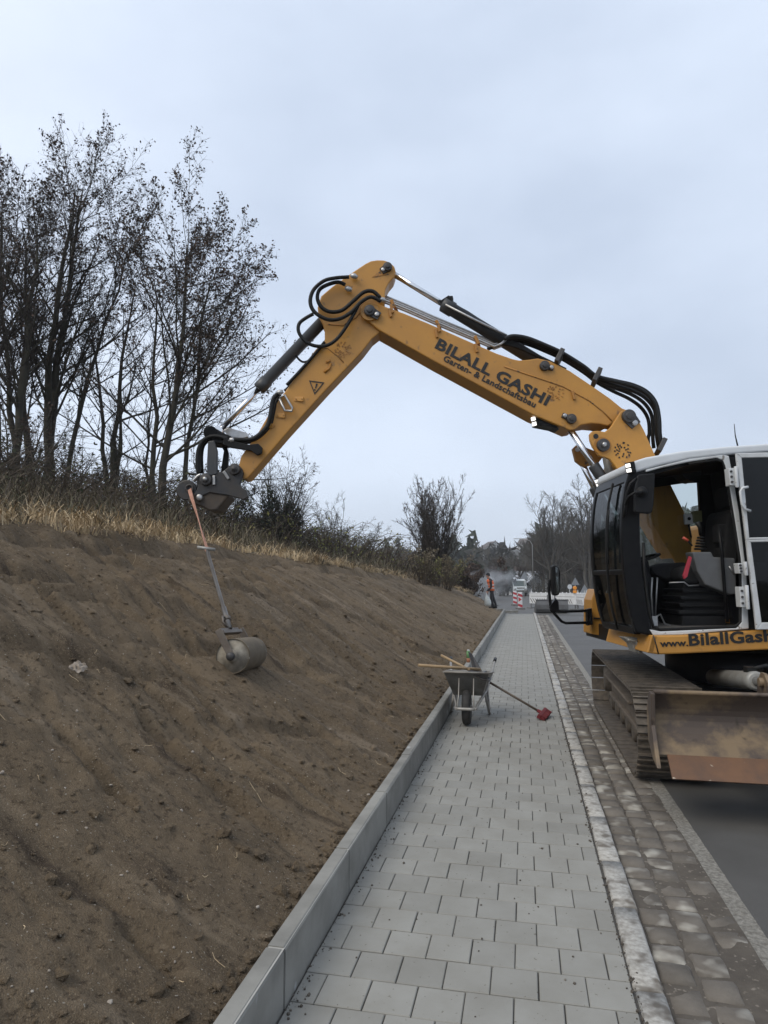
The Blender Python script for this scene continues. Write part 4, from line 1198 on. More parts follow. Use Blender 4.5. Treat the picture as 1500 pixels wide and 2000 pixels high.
for xc_ in (1.20, 3.10):
    t = MB()
    # chain links, inner band
    pts = [track_pt(PER * i / 80) for i in range(80)]
    for dx in (-.075, .075):
        t.tube([Vector((xc_ + dx, y + 0.0, z)) + (Vector((0, YF - y if y < YF else (YR - y if y > YR else 0), ZR - z)).normalized() * .045) for y, z, a in pts] + [Vector((xc_ + dx, pts[0][0], pts[0][1] - .045))], .035, 6, caps=False, smooth=False)
    tr = t.build('track', 'track_steel', ex)
    for k in range(NS):
        y, z, a = track_pt(PER * (k + .5) / NS)
        o = bpy.data.objects.new('track_shoe', sme); COL.objects.link(o); o.parent = tr
        o.location = Vector((xc_, y, z)) - EXO; o.rotation_euler = (a, 0, 0)
    f = MB()
    f.box((xc_ , (YF + YR) / 2, ZR + .01), (.24, L1 - .75, .26)); f.box((xc_ - .06 if xc_ < 2 else xc_ + .06, (YF + YR) / 2, ZR + .13), (.34, L1 - 1.2, .03))
    f.box((xc_, (YF + YR) / 2, ZR - .12), (.32, L1 - .9, .05))
    fo = f.build('track_frame', 'track_mud', ex, bevel=.012)
    for k in range(6):
        f = MB()
        yy = YF + .52 + k * (L1 - 1.04) / 5
        f.lathe(Vector((xc_ - .15, yy, ZR - .215)), (1, 0, 0), [(0, .07), (.02, .10), (.06, .10), (.07, .085), (.23, .085), (.24, .10), (.28, .10), (.30, .07)], 16)
        f.build('track_roller', 'track_steel', fo)
    f = MB(); f.lathe(Vector((xc_ - .12, YF, ZR)), (1, 0, 0), [(-.01, .07), (0, .10), (.02, .12), (.03, .27), (.06, .295), (.18, .295), (.21, .27), (.22, .12), (.24, .10), (.25, .07)], 28); f.build('idler_wheel', 'track_mud', fo)
    f = MB(); f.lathe(Vector((xc_ - .16, YR, ZR)), (1, 0, 0), [(-.01, .08), (0, .16), (.10, .17), (.11, .26), (.20, .26), (.21, .15), (.3, .14)], 28)
    for k in range(20):
        a = 2 * math.pi * k / 20; f.box(Vector((xc_, YR + .28 * math.cos(a), ZR + .28 * math.sin(a))), (.07, .05, .05), Matrix.Rotation(a, 3, 'X'))
    f.build('sprocket', 'track_steel', fo)
# ---- dozer blade
BX0, BX1 = .93, 3.40
prof = []           # (Y, z) concave towards the viewer
for i in range(11):
    t = i / 10; z = .40 + .43 * t
    prof.append((5.36 + .17 * math.sin(math.pi * min(t * 1.0, 1) * .9) + .02 * t, z))
pr2 = prof + [(y + .035, z) for y, z in reversed(prof)]
b = MB(); b.prism([Vector((BX0, y, z)) for y, z in pr2], (BX1 - BX0, 0, 0)); blade = b.build('dozer_blade', 'blade_steel', ex, bevel=.006)
b = MB(); b.prism([Vector((BX0 + .07, y, z)) for y, z in ((5.20, .275), (5.365, .405), (5.385, .392), (5.225, .262))], (BX1 - BX0 - .14, 0, 0)); b.build('cutting_edge', 'rust_edge', blade, bevel=.005)
for x_ in (BX0 - .025, BX1 - .005):
    b = MB(); b.prism([Vector((x_, y, z)) for y, z in ((5.24, .33), (5.30, .42), (5.40, .60), (5.37, .835), (5.46, .84), (5.58, .70), (5.57, .46), (5.40, .36))], (.03, 0, 0)); b.build('end_plate', 'blade_steel', blade, bevel=.005)
b = MB(); b.cyl((BX0, 5.42, .842), (BX1, 5.42, .842), .017, 10); b.build('top_rib', 'blade_steel', blade)
for s, xx in ((-1, 1.80), (1, 2.5)):
    b = MB(); b.prism([Vector((xx - .22, 5.55, .66)), Vector((xx - .22, 5.55, .36)), Vector((xx - .22, 7.3, .34)), Vector((xx - .22, 7.3, .52))], (.12, 0, 0)); b.build('push_arm', 'dark_steel', blade, bevel=.01)
    e = MB()
    for dx in (-.07, .05): e.prism([Vector((xx + dx, y, z)) for y, z in ((5.58, .72), (5.46, .84), (5.46, .93), (5.52, .985), (5.60, .985), (5.68, .90), (5.74, .72))], (.025, 0, 0))
    e.lathe(Vector((xx - .10, 5.555, .915)), (1, 0, 0), [(0, .035), (.21, .035)], 14)
    e.build('cylinder_bracket', 'blade_steel', blade, bevel=.005)
    a, c = Vector((xx, 5.56, .915)), Vector((xx - .02, 7.1, .74))
    d = (c - a); q = a + d * .22
    k = MB(); k.tube([q, q + d.normalized() * .03, q + d.normalized() * .10, c], [.06, .078, .074, .074], 18); bo = k.build('blade_cylinder', 'cyl_light', ex)
    k = MB(); k.cyl(a, q + d * .02, .038, 14); k.lathe(a, (1, 0, 0), [(-.045, .06), (.045, .06)], 14); k.build('blade_rod', 'chrome', bo)
    k = MB(); p_ = q + d * .1 + Vector((0, 0, .085)); k.box(p_, (.07, .10, .05)); k.tube([p_ + Vector((.03, 0, .01)), p_ + Vector((.14, .05, .03)), p_ + Vector((.2, .3, -.05)), p_ + Vector((.15, .7, -.1))], .018, 8); k.build('hose_fitting', 'rubber', bo)
# ================================================================== HAND ROLLER ON THE SLOPE
mat('drum_steel', (0.15, 0.118, 0.078), 0.85, 0.0, (0.095, 0.075, 0.05), 6, 0.8, 0.15, 50, spots=((0.24, 0.22, 0.19), 17, 0.68))
mat('drum_side', (0.40, 0.365, 0.30), 0.65, 0.2, (0.13, 0.11, 0.085), 8, 0.8, 0.1, 50)
mat('frame_steel', (0.13, 0.105, 0.085), 0.55, 0.4, (0.22, 0.195, 0.165), 9, 0.6)
mat('pipe_steel', (0.20, 0.19, 0.18), 0.4, 0.6, (0.12, 0.10, 0.085), 8, 0.7)
mat('strap_pink', (0.50, 0.26, 0.19), 0.8, 0, (0.36, 0.19, 0.13), 14, 0.7)
pg, gr_ = on_bank(464, 1319)
RD = 33.0 * gr_ / FPX
ax = Vector((-0.13, 1.0, -0.06)).normalized()
c0 = P(454, 1281.5, gr_ - .06)
# length so that the far rim ends near the right hand silhouette of the photograph
DL = 0.58
sit = max(0.0, 0.0)
rl = thing('hand_roller', 'small steel lawn roller with long pipe handle hanging on the bare earth slope', 'roller', c0 + ax * DL / 2 - Vector((0, 0, RD)))
b = MB(); b.lathe(c0, ax, [(0.012, RD * .95), (0.0, RD * .97), (0.0, RD), (.03, RD), (DL - .03, RD), (DL, RD), (DL, RD * .97), (DL - .012, RD * .95)], 48)
drum = b.build('drum', 'drum_steel', rl)
b = MB(); b.lathe(c0 + ax * .014, -ax, [(0, RD * .955), (.004, RD * .95), (.0041, .06), (.03, .05), (.045, .045), (.045, .001)], 40); b.build('drum_side', 'drum_side', drum)
b = MB(); b.lathe(c0 + ax * -.04, -ax, [(0, .034), (.03, .034), (.04, .027), (.04, .001)], 20); b.build('axle_end', 'dark_steel', drum)
hook = P(370, 956, GS0 - .04)
mid_c = c0 + ax * DL / 2
hdir = (hook - mid_c)
perp = (hdir - ax * hdir.dot(ax)).normalized()
beamc = mid_c + perp * (RD + .075)
b = MB()
Mx = Matrix((ax, perp.cross(ax), perp)).transposed()
b.box(beamc, (DL * .92, .05, .03), Mx); b.box(beamc + perp * .028, (DL * .92, .006, .03), Mx)
frame = b.build('frame', 'frame_steel', rl, bevel=.004)
for s, off in ((-1, -.035), (1, DL + .035)):
    b = MB(); top_ = beamc + ax * (off - DL / 2); bot_ = c0 + ax * off
    b.prism([top_ + perp.cross(ax) * .03 + perp * .03, top_ - perp.cross(ax) * .03 + perp * .03, bot_ - perp.cross(ax) * .03 - perp * .02, bot_ + perp.cross(ax) * .03 - perp * .02], ax * .012)
    b.build('fork_arm', 'frame_steel', frame, bevel=.003)
hs = beamc + perp * .03
tdir = (hook - hs)
ht = hs + tdir * 0.60
# choose the handle end where the photograph shows the cross bar
best = min((abs((Vector((0, 0, HC)) - (hs + tdir * t)).length * 0 + (1000 - FPX * ((hs + tdir * t - Vector((0, 0, HC))).dot(UPV)) / ((hs + tdir * t - Vector((0, 0, HC))).dot(LOOK))) - 1072), t) for t in [i / 200 for i in range(60, 180)])
ht = hs + tdir * best[1]
b = MB(); b.tube([hs, hs + tdir * .13, hs + tdir * .13, ht], [.024, .024, .017, .017], 12); shaft = b.build('handle', 'pipe_steel', rl)
b = MB(); b.lathe(hs + tdir * .06, tdir, [(-.02, .03), (-.018, .036), (.018, .036), (.02, .03)], 14)
side_ = perp.cross(ax)
b.tube([hs + tdir * .07 - ax * .02, hs + tdir * .075 - ax * .10, hs + tdir * .04 - ax * .13, hs + tdir * .01 - ax * .05], .01, 8); b.build('collar', 'frame_steel', shaft)
b = MB(); b.cyl(ht - ax * .02 - RT * .085 + Vector((0, 0, .012)), ht + RT * .085 - Vector((0, 0, .010)), .017, 12); b.build('cross_bar', 'cyl_light', shaft)
# strap between the coupler hook and the handle
st = []; N_ = 16
q0 = hook; q1 = ht + Vector((0, 0, .015))
dv = (q1 - q0).normalized(); w0 = dv.cross(LOOK).normalized(); w1 = dv.cross(w0)
b = MB(); vs = []; fs = []
for i in range(N_ + 1):
    t = i / N_; p = q0 + (q1 - q0) * t
    a = t * 2.0; wd_ = .022 - .008 * t
    w = (w0 * math.cos(a) + w1 * math.sin(a)) * wd_; n_ = (w1 * math.cos(a) - w0 * math.sin(a)) * .004
    vs += [p + w + n_, p - w + n_, p - w - n_, p + w - n_]
for i in range(N_):
    for k in range(4):
        k2 = (k + 1) % 4; fs.append((4 * i + k, 4 * i + k2, 4 * i + 4 + k2, 4 * i + 4 + k))
b._add(vs, fs)
b.tube([q0 + w0 * .02, q0 - dv * .02 - w1 * .03, q0 - w0 * .02], .008, 6)
b.tube([q1 - RT * .02, q1 + Vector((0, 0, -.04)) - LOOK * .03, q1 + RT * .02], .008, 6)
sp_ = b.build('lifting_strap', 'strap_pink')
tag(sp_, 'faded pink lifting strap from the quick coupler down to the roller handle', 'strap')

# crumpled pale litter on the soil
pl, g_ = on_bank(152, 1310)
b = MB(); rg = random.Random(4)
n = 7
vs = []
for i in range(n):
    for j in range(n):
        x, y = (i - 3) * .017, (j - 3) * .016
        rr_ = 1 - .25 * rg.random() - (0.25 if (i in (0, 6) and j in (0, 6)) else 0)
        vs.append(Vector((x * rr_, y * rr_, .01 + .035 * rg.random() * (1 - abs(i - 3) / 5))))
Mz = Matrix.Rotation(R(30), 3, 'X') @ Matrix.Rotation(R(25), 3, 'Y')
b._add([Mz @ v + pl + Vector((0, 0, .012)) for v in vs], [tuple(f) for f in grid_faces(n, n)], False)
mat('dead_leaf', (0.34, 0.29, 0.24), 0.85, 0, (0.20, 0.165, 0.13), 30, 0.8)
lf = b.build('dry_leaf', 'dead_leaf'); tag(lf, 'crumpled pale grey dead leaf lying on the bare soil', 'leaf')
sdf = lf.modifiers.new('thick', 'SOLIDIFY'); sdf.thickness = .004

# ================================================================== WHEELBARROW AND TOOLS
mat('barrow_steel', (0.235, 0.232, 0.22), 0.5, 0.5, (0.13, 0.118, 0.10), 7, 0.8, 0.08, 60)
mat('barrow_tube', (0.38, 0.365, 0.335), 0.5, 0.4, (0.22, 0.195, 0.165), 9, 0.7)
mat('tyre', (0.017, 0.017, 0.017), 0.75, 0, (0.05, 0.045, 0.04), 10, 0.7)
mat('bristle_red', (0.20, 0.025, 0.03), 0.8, 0, (0.10, 0.015, 0.02), 20, 0.7)
mat('can_green', (0.10, 0.30, 0.11), 0.4, 0, (0.30, 0.42, 0.25), 30, 0.6)
mat('can_rust', (0.28, 0.12, 0.06), 0.5)
wx = on_z(912, 1416)
wb = thing('wheelbarrow', 'grey steel wheelbarrow loaded with wooden handled tools, parked on the paved path', 'wheelbarrow', wx, R(1))
def loc(mb, name, m, parent, **k): return mb.build(name, m, parent, world=False, **k)
b = MB()
def rim_profile(z0, z1): pass
# tray: five tapered walls with thickness
bt = [(-.17, .22, .30), (.17, .22, .30), (.17, .64, .27), (-.17, .64, .27)]
tp = [(-.265, -.02, .60), (.265, -.02, .60), (.29, .86, .50), (-.29, .86, .50)]
def lerp3(a, c, t): return tuple(a[i] + (c[i] - a[i]) * t for i in range(3))
inn_b = [(x * .97, y + (.006 if y < .4 else -.006), z + .005) for x, y, z in bt]
inn_t = [(x * .985, y + (.005 if y < .4 else -.005), z) for x, y, z in tp]
vs = [Vector(v) for v in bt + tp + inn_b + inn_t]
fs = [(0, 1, 5, 4), (1, 2, 6, 5), (2, 3, 7, 6), (3, 0, 4, 7), (3, 2, 1, 0), (8 + 4, 8 + 5, 8 + 1, 8 + 0), (8 + 5, 8 + 6, 8 + 2, 8 + 1), (8 + 6, 8 + 7, 8 + 3, 8 + 2), (8 + 7, 8 + 4, 8 + 0, 8 + 3), (8, 9, 10, 11)]
for i in range(4):
    j = (i + 1) % 4; fs.append((4 + i, 4 + j, 12 + j, 12 + i))
b._add(vs, fs)
tray = loc(b, 'tray', 'barrow_steel', wb, bevel=.012)
b = MB(); b.tube([Vector(v) for v in tp + [tp[0]]], .011, 8); loc(b, 'tray_rim', 'barrow_tube', tray)
b = MB(); 
b.tube([Vector(p) for p in ((-.11, .085, .50), (-.05, .092, .505), (0, .095, .49), (.05, .092, .505), (.11, .085, .50))], .007, 6); loc(b, 'pressed_rib', 'barrow_steel', tray)
b = MB()
prof = [(-.045, .13), (-.05, .155), (-.042, .182), (-.02, .195), (0, .198), (.02, .195), (.042, .182), (.05, .155), (.045, .13)]
b.lathe((0, 0, .198), (1, 0, 0), prof, 32); wheel = loc(b, 'wheel', 'tyre', wb)
b = MB(); b.lathe((0, 0, .198), (1, 0, 0), [(-.07, .02), (-.045, .03), (-.035, .12), (.035, .12), (.045, .03), (.07, .02)], 24); loc(b, 'hub', 'barrow_tube', wheel)
b = MB()
loop = [(-.06, 1.32, .66), (-.30, 1.28, .655), (-.31, 1.05, .62)]
for s in (-1, 1):
    b.tube([Vector((s * x, y, z)) for x, y, z in ((.30, 1.36, .60), (.29, 1.2, .57), (.26, .9, .45), (.20, .62, .285), (.16, .25, .26), (.125, .05, .225), (.115, -.16, .215), (.10, -.22, .22))], .017, 10)
b.tube([Vector((x, -.22, .22)) for x in (-.10, -.05, .05, .10)], .017, 10)
fr_ = loc(b, 'frame', 'barrow_tube', wb)
for s in (-1, 1):
    b = MB(); b.tube([Vector((s * .293, 1.24, .58)), Vector((s * .302, 1.38, .606))], .022, 10); loc(b, 'grip', 'rubber', fr_)
    b = MB(); b.tube([Vector(p) for p in ((s * .19, .55, .285), (s * .235, .62, .03), (s * .24, .66, .017), (s * .235, .72, .03), (s * .20, .78, .40))], .016, 8); loc(b, 'leg', 'barrow_tube', wb)
    b = MB(); b.tube([Vector((s * .085, -.005, .53)), Vector((s * .085, -.10, .35)), Vector((s * .095, -.20, .225))], .008, 6); loc(b, 'strut', 'barrow_tube', wb)
def wp(x, y, g): return P(x, y, g)
gw = 8.0
# long handled rake lying across the tray
b = MB(); a, c = wp(817, 1299, 7.9), wp(938, 1307.5, 8.15); b.tube([a, c], [.017, .018], 10)
rk = thing('rake', 'long wooden tool handle lying flat across the wheelbarrow rim, pointing left over the soil', 'tool', (a + c) / 2)
b.build('handle', 'wood_tan', rk)
b = MB(); M_ = Matrix.Rotation(R(-12), 3, 'Z'); b.box(c + Vector((.02, 0, -.05)), (.03, .34, .03), M_)
for k in range(8): b.box(c + Vector((.02, -.15 + k * .043, -.10)), (.01, .01, .09), M_)
b.build('rake_head', 'dark_steel', rk)
b = MB(); a, c = wp(862, 1280, 8.35), wp(912, 1306, 8.1); b.tube([a, a + (c - a) * 1.12], [.016, .017], 10)
sv_ = thing('shovel', 'shorter wooden tool handle rising to the left from the wheelbarrow tray', 'tool', (a + c) / 2)
b.build('handle', 'wood_tan', sv_)
b = MB(); d = (c - a).normalized(); e = a + (c - a) * 1.1; s_ = d.cross(Vector((0, 0, 1))).normalized(); n_ = s_.cross(d)
b.prism([e - s_ * .03, e + d * .05 - s_ * .10, e + d * .26 - s_ * .09, e + d * .30, e + d * .26 + s_ * .09, e + d * .05 + s_ * .10, e + s_ * .03], -n_ * .006); b.build('blade', 'dark_steel', sv_)
# flat board standing up in the tray
b = MB(); b.prism([wp(914, 1272, 8.55), wp(922, 1277, 8.55), wp(941, 1309, 8.45), wp(938, 1330, 8.42), wp(930, 1330, 8.42)], FW * .012)
bo_ = b.build('grey_board', 'dark_steel', bevel=.003); tag(bo_, 'dark grey flat board leaning up out of the back of the wheelbarrow', 'board')
# can on the kerb
cz = on_z(911, 1293, .224)
cz.x = -1.0
cn = thing('spray_can', 'small green can standing on the concrete kerb behind the wheelbarrow', 'can', (cz.x, cz.y, .222))
b = MB(); b.lathe((0, 0, 0), (0, 0, 1), [(0, .030), (.004, .033), (.075, .033)], 18); loc(b, 'body', 'can_rust', cn)
b = MB(); b.lathe((0, 0, .075), (0, 0, 1), [(0, .034), (.10, .034), (.118, .026), (.125, .024)], 18); loc(b, 'upper_body', 'can_green', cn)
b = MB(); b.lathe((0, 0, .20), (0, 0, 1), [(0, .022), (.006, .026), (.016, .024), (.02, .01)], 14); loc(b, 'cap', 'white_cab', cn)
# broom lying from the barrow to the paving
h0 = on_z(1059, 1393, .06)
h1 = P(957, 1333, h0.dot(FW) + .12)
br = thing('broom', 'broom with red bristles propped against the wheelbarrow, head on the paving', 'broom', Vector((h0.x, h0.y, 0)))
b = MB(); b.tube([h0, h1], .0145, 10); b.build('handle', 'wood_tan', br)
MATS['wood_dark'] = mat('wood_dark', (0.13, 0.10, 0.075), 0.6, 0, (0.20, 0.155, 0.11), 10, 0.6)
br.children[0].data.materials[0] = MATS['wood_dark']
hd = (h0 - h1).normalized(); sdv = Vector((.28, .95, .10)).normalized(); nn = sdv.cross(hd).normalized()
Mb = Matrix((sdv, hd, nn)).transposed()
b = MB(); b.box(h0 + hd * .0, (.30, .045, .06), Mb); b.tube([h0 - hd * .07, h0], [.018, .026], 10); b.build('head', 'bristle_red', br, bevel=.008)
b = MB(); rg = random.Random(2)
for i in range(18):
    for j in range(4):
        p = h0 + hd * .02 + sdv * (-.14 + i * .0164) + nn * (-.022 + j * .0147)
        q = p + hd * .055 + Vector((rg.uniform(-.008, .008), rg.uniform(-.008, .008), 0)); q.z = max(q.z, .004)
        b.tube([p, q], [.007, .008], 4, caps=False)
o = b.build('bristles', 'bristle_red', br); o['kind'] = 'stuff'

# ================================================================== PERSON
mat('cloth_dark', (0.022, 0.022, 0.026), 0.9, 0, (0.035, 0.034, 0.036), 9, 0.6)
mat('skin', (0.42, 0.24, 0.17), 0.6)
mat('vest_orange', (0.85, 0.18, 0.06), 0.7)
mat('reflective', (0.62, 0.62, 0.58), 0.4)
mat('bag_white', (0.58, 0.60, 0.58), 0.6, 0, (0.42, 0.45, 0.43), 12, 0.7, 0.2, 30)
gp = 33.0
pf = at(960, gp, 0); pf.z = float(bank_surf(pf.x, pf.y)) - .01
per = thing('person', 'worker in orange hi-vis vest and dark clothes walking with head lowered', 'person', pf, TH + R(180))
# local frame: +x is the way the worker faces (to the left in the photograph)
def skin_body(verts, edges, rad, name, mats, parent, levels=1):
    me = bpy.data.meshes.new(name); me.from_pydata(verts, edges, [])
    o = bpy.data.objects.new(name, me); COL.objects.link(o)
    md = o.modifiers.new('skin', 'SKIN')
    me.skin_vertices[0].data[0].use_root = True
    for i, r_ in enumerate(rad): me.skin_vertices[0].data[i].radius = (r_, r_) if not isinstance(r_, tuple) else r_
    md.use_smooth_shade = True
    o.modifiers.new('sub', 'SUBSURF').levels = levels
    dg = bpy.context.evaluated_depsgraph_get(); dg.update()
    m2 = bpy.data.meshes.new_from_object(o.evaluated_get(dg)); m2.name = name
    bpy.data.objects.remove(o)
    ob = link(name, m2, parent, mats)
    return ob
S_ = 1.0
bv = [(0, 0, .86), (.02, 0, 1.06), (.07, 0, 1.28), (.10, 0, 1.38), (.13, 0, 1.46), (.17, 0, 1.53), (.185, 0, 1.60), (.18, 0, 1.67),
      (0, .10, .84), (.04, .11, .47), (-.05, .11, .08), (.10, .12, .04),
      (0, -.10, .84), (-.10, -.11, .48), (-.24, -.11, .10), (-.10, -.12, .04),
      (.08, .20, 1.34), (.06, .25, 1.06), (.20, .24, .86), (.25, .235, .78),
      (.08, -.20, 1.34), (.03, -.25, 1.07), (.16, -.23, .86), (.21, -.22, .79)]
be = [(0, 1), (1, 2), (2, 3), (3, 4), (4, 5), (5, 6), (6, 7), (0, 8), (8, 9), (9, 10), (10, 11), (0, 12), (12, 13), (13, 14), (14, 15), (3, 16), (16, 17), (17, 18), (18, 19), (3, 20), (20, 21), (21, 22), (22, 23)]
brad = [.15, .145, .17, .15, .07, .075, .10, .07, .10, .072, .055, .05, .10, .072, .055, .05, .075, .056, .042, .038, .075, .056, .042, .038]
body = skin_body(bv, be, brad, 'body', ['cloth_dark', 'skin'], per, 2)
for pgn in body.data.polygons:
    c_ = pgn.center
    if c_.z > 1.47 or (c_.z < .84 and abs(c_.y) > .17 and c_.x > .15): pgn.material_index = 1
    pgn.use_smooth = True
b = MB()   # vest as a shell round the torso, open at the front
for (z0, xo0, r0, z1, xo1, r1) in ((.86, .0, .17, 1.06, .02, .175), (1.06, .02, .175, 1.22, .05, .20), (1.22, .05, .20, 1.36, .085, .20), (1.36, .085, .20, 1.44, .11, .11)):
    n = 18
    ring0 = [Vector((xo0 + r0 * .82 * math.cos(2 * math.pi * k / n), r0 * 1.12 * math.sin(2 * math.pi * k / n), z0)) for k in range(n)]
    ring1 = [Vector((xo1 + r1 * .82 * math.cos(2 * math.pi * k / n), r1 * 1.12 * math.sin(2 * math.pi * k / n), z1)) for k in range(n)]
    b._add(ring0 + ring1, [(k, (k + 1) % n, n + (k + 1) % n, n + k) for k in range(n)], True)
vest = loc(b, 'vest', 'vest_orange', per)
vest.modifiers.new('thick', 'SOLIDIFY').thickness = .012
for zz, xo, r_ in ((.97, .01, .182), (1.12, .03, .19)):
    b = MB(); n = 18
    rs = [[Vector((xo + r_ * .83 * math.cos(2 * math.pi * k / n), r_ * 1.12 * math.sin(2 * math.pi * k / n), z)) for k in range(n)] for z in (zz, zz + .05)]
    b._add(rs[0] + rs[1], [(k, (k + 1) % n, n + (k + 1) % n, n + k) for k in range(n)], True); loc(b, 'reflective_band', 'reflective', vest)
b = MB(); b.lathe((.172, 0, 1.62), (-.25, 0, 1), [(0, .098), (.03, .106), (.08, .09), (.115, .05), (.125, .01)], 16); b.lathe((.172, 0, 1.60), (-.25, 0, 1), [(0, .10), (.035, .104)], 16); loc(b, 'cap', 'cloth_dark', per)
b = MB(); b.lathe((.275, 0, 1.585), (1, 0, -.35), [(0, .02), (.02, .012), (.03, .002)], 8); 
for s in (-1, 1): b.lathe((.262, s * .036, 1.61), (1, 0, 0), [(0, .010), (.006, .004)], 8)
loc(b, 'face_features', 'skin', per)
for s in (1, -1):
    hx, hy, hz = (.25, .235, .76) if s > 0 else (.21, -.22, .77)
    b = MB(); b.tube([Vector((hx - .01, hy, hz + .05)), Vector((hx + .01, hy, hz))], [.036, .03], 8)
    for k in range(4): b.tube([Vector((hx - .025 + k * .02, hy, hz)), Vector((hx - .022 + k * .02, hy - s * .012, hz - .05 - .008 * (k in (1, 2)))), Vector((hx - .02 + k * .02, hy - s * .03, hz - .06))], .009, 6)
    b.tube([Vector((hx + .03, hy, hz + .03)), Vector((hx + .05, hy - s * .02, hz - .01))], .010, 6)
    loc(b, 'hand', 'skin', per)
    b = MB(); fx, fy = (.06, .115) if s > 0 else (-.14, -.115)
    b.prism([Vector((fx - .13, fy - .05, 0)), Vector((fx + .13, fy - .05, 0)), Vector((fx + .13, fy - .05, .05)), Vector((fx, fy - .05, .11)), Vector((fx - .13, fy - .05, .12))], (0, .10, 0)); loc(b, 'boot', 'black_plastic', per, bevel=.02)
hand_w = per.matrix_basis
rzp = Matrix.Rotation(TH + R(180), 3, 'Z')
bag_p = pf + rzp @ Vector((.30, .25, .72))
b = MB(); rg = random.Random(5)
prof = [(-.62, .05), (-.60, .15), (-.50, .19), (-.35, .185), (-.20, .13), (-.08, .05), (0, .03), (.04, .045)]
b.lathe((0, 0, 0), (0, 0, 1), prof, 14)
b.v = [(x * (1 + rg.uniform(-.12, .12)) * .9, y * (1 + rg.uniform(-.12, .12)) * .75, z + rg.uniform(-.015, .015)) for x, y, z in b.v]
bag = b.build('plastic_bag', 'bag_white', None, world=False, loc=bag_p); bag.rotation_euler = (0, R(-8), .3)
tag(bag, 'full white plastic bag hanging from the hand of the worker', 'bag')

# ================================================================== FAR END OF THE SITE
mat('barrier_white', (0.70, 0.71, 0.72), 0.5, 0, (0.5, 0.5, 0.5), 4, 0.5)
mat('beacon_red', (0.42, 0.04, 0.05), 0.5)
mat('foot_grey', (0.14, 0.135, 0.13), 0.8)
mat('bucket_grey', (0.155, 0.155, 0.155), 0.5, 0.4, (0.10, 0.095, 0.09), 3, 0.7)
mat('orange_lamp', (0.80, 0.30, 0.03), 0.4)
mat('sign_back', (0.30, 0.31, 0.32), 0.5, 0.5)
mat('van_white', (0.66, 0.70, 0.71), 0.35)
mat('van_glass', (0.13, 0.16, 0.16), 0.12)
# white board fence sections
def barrier(a, c, label):
    a = Vector(a); c = Vector(c); L_ = (c - a).length; rz = math.atan2(c.y - a.y, c.x - a.x)
    t = thing('barrier', label, 'barrier', a, rz, 'white plastic barriers across the road')
    b = MB(); b.box((L_ / 2, 0, .60), (L_ - .04, .05, .62)); pan = loc(b, 'panel', 'barrier_white', t, bevel=.015)
    b = MB(); b.box((L_ / 2, 0, .925), (L_ - .02, .075, .05)); loc(b, 'top_rail', 'barrier_white', t, bevel=.01)
    n = int(L_ / .28)
    for k in range(n):
        b = MB(); x = .16 + k * (L_ - .3) / max(n - 1, 1)
        b.box((x, 0, .975), (.06, .05, .05)); loc(b, 'stud', 'barrier_white', t)
    for k in range(int(L_ / .155) - 2):
        x = .22 + k * .155
        b = MB(); b.prism([Vector((x, -.028, .34)), Vector((x + .055, -.028, .34)), Vector((x - .105, -.028, .60)), Vector((x - .16, -.028, .60))], (0, .003, 0)); loc(b, 'stripe', 'foot_grey', pan)
    b = MB(); b.box((L_ / 2, -.027, .735), (L_ * .86, .004, .02)); b.build('groove', 'foot_grey', pan, world=False)
    for x in (.12, L_ - .12):
        b = MB(); b.box((x, 0, .16), (.05, .045, .30)); b.box((x, 0, .03), (.26, .75, .06)); loc(b, 'foot', 'foot_grey', t, bevel=.008)
        b = MB(); b.cyl((x, .05, .05), (x, .05, 1.15), .02, 8); loc(b, 'post', 'zinc', t)
    return t
zr = lambda g: float(road_z(g))
p_ = [at(1033, 41.5, zr(41)), at(1079, 40.5, zr(40)), at(1125, 39, zr(39)), at(1141, 37.5, zr(37.5)), at(1185, 35.5, zr(35))]
barrier(p_[0], p_[1], 'white striped barrier section nearest the warning boards, behind the grey bucket')
barrier(p_[1], p_[2], 'white striped barrier section right behind the far excavator mirror')
barrier(p_[2], p_[3], 'short white barrier section between two upright steel posts')
barrier(p_[3], p_[4], 'white barrier section running behind the yellow excavator corner')
# red and white warning boards on feet
def beacon(px, g, label, arrow):
    t = thing('warning_board', label, 'road beacon', at(px, g, zr(g)), TH * 1.0)
    b = MB(); b.box((0, 0, .56), (.26, .04, .90)); pan = loc(b, 'panel', 'barrier_white', t, bevel=.012)
    for k in range(3):
        z = .28 + k * .30
        b = MB()
        if arrow and k == 1: b.prism([Vector((-.10, -.024, z - .14)), Vector((.10, -.024, z)), Vector((-.10, -.024, z + .14))], (0, .004, 0))
        else: b.prism([Vector((-.13, -.024, z + .06)), Vector((-.13, -.024, z - .09)), Vector((.13, -.024, z - .17)), Vector((.13, -.024, z - .02))], (0, .004, 0))
        loc(b, 'red_stripe', 'beacon_red', pan)
    b = MB(); b.box((0, 0, .05), (.42, .75, .10)); loc(b, 'foot', 'foot_grey', t, bevel=.01)
beacon(1005, 46.5, 'red and white striped warning board standing further away, left of the pair', False)
beacon(1015, 39.5, 'red and white warning board with red arrowhead, nearer and right of the pair', True)
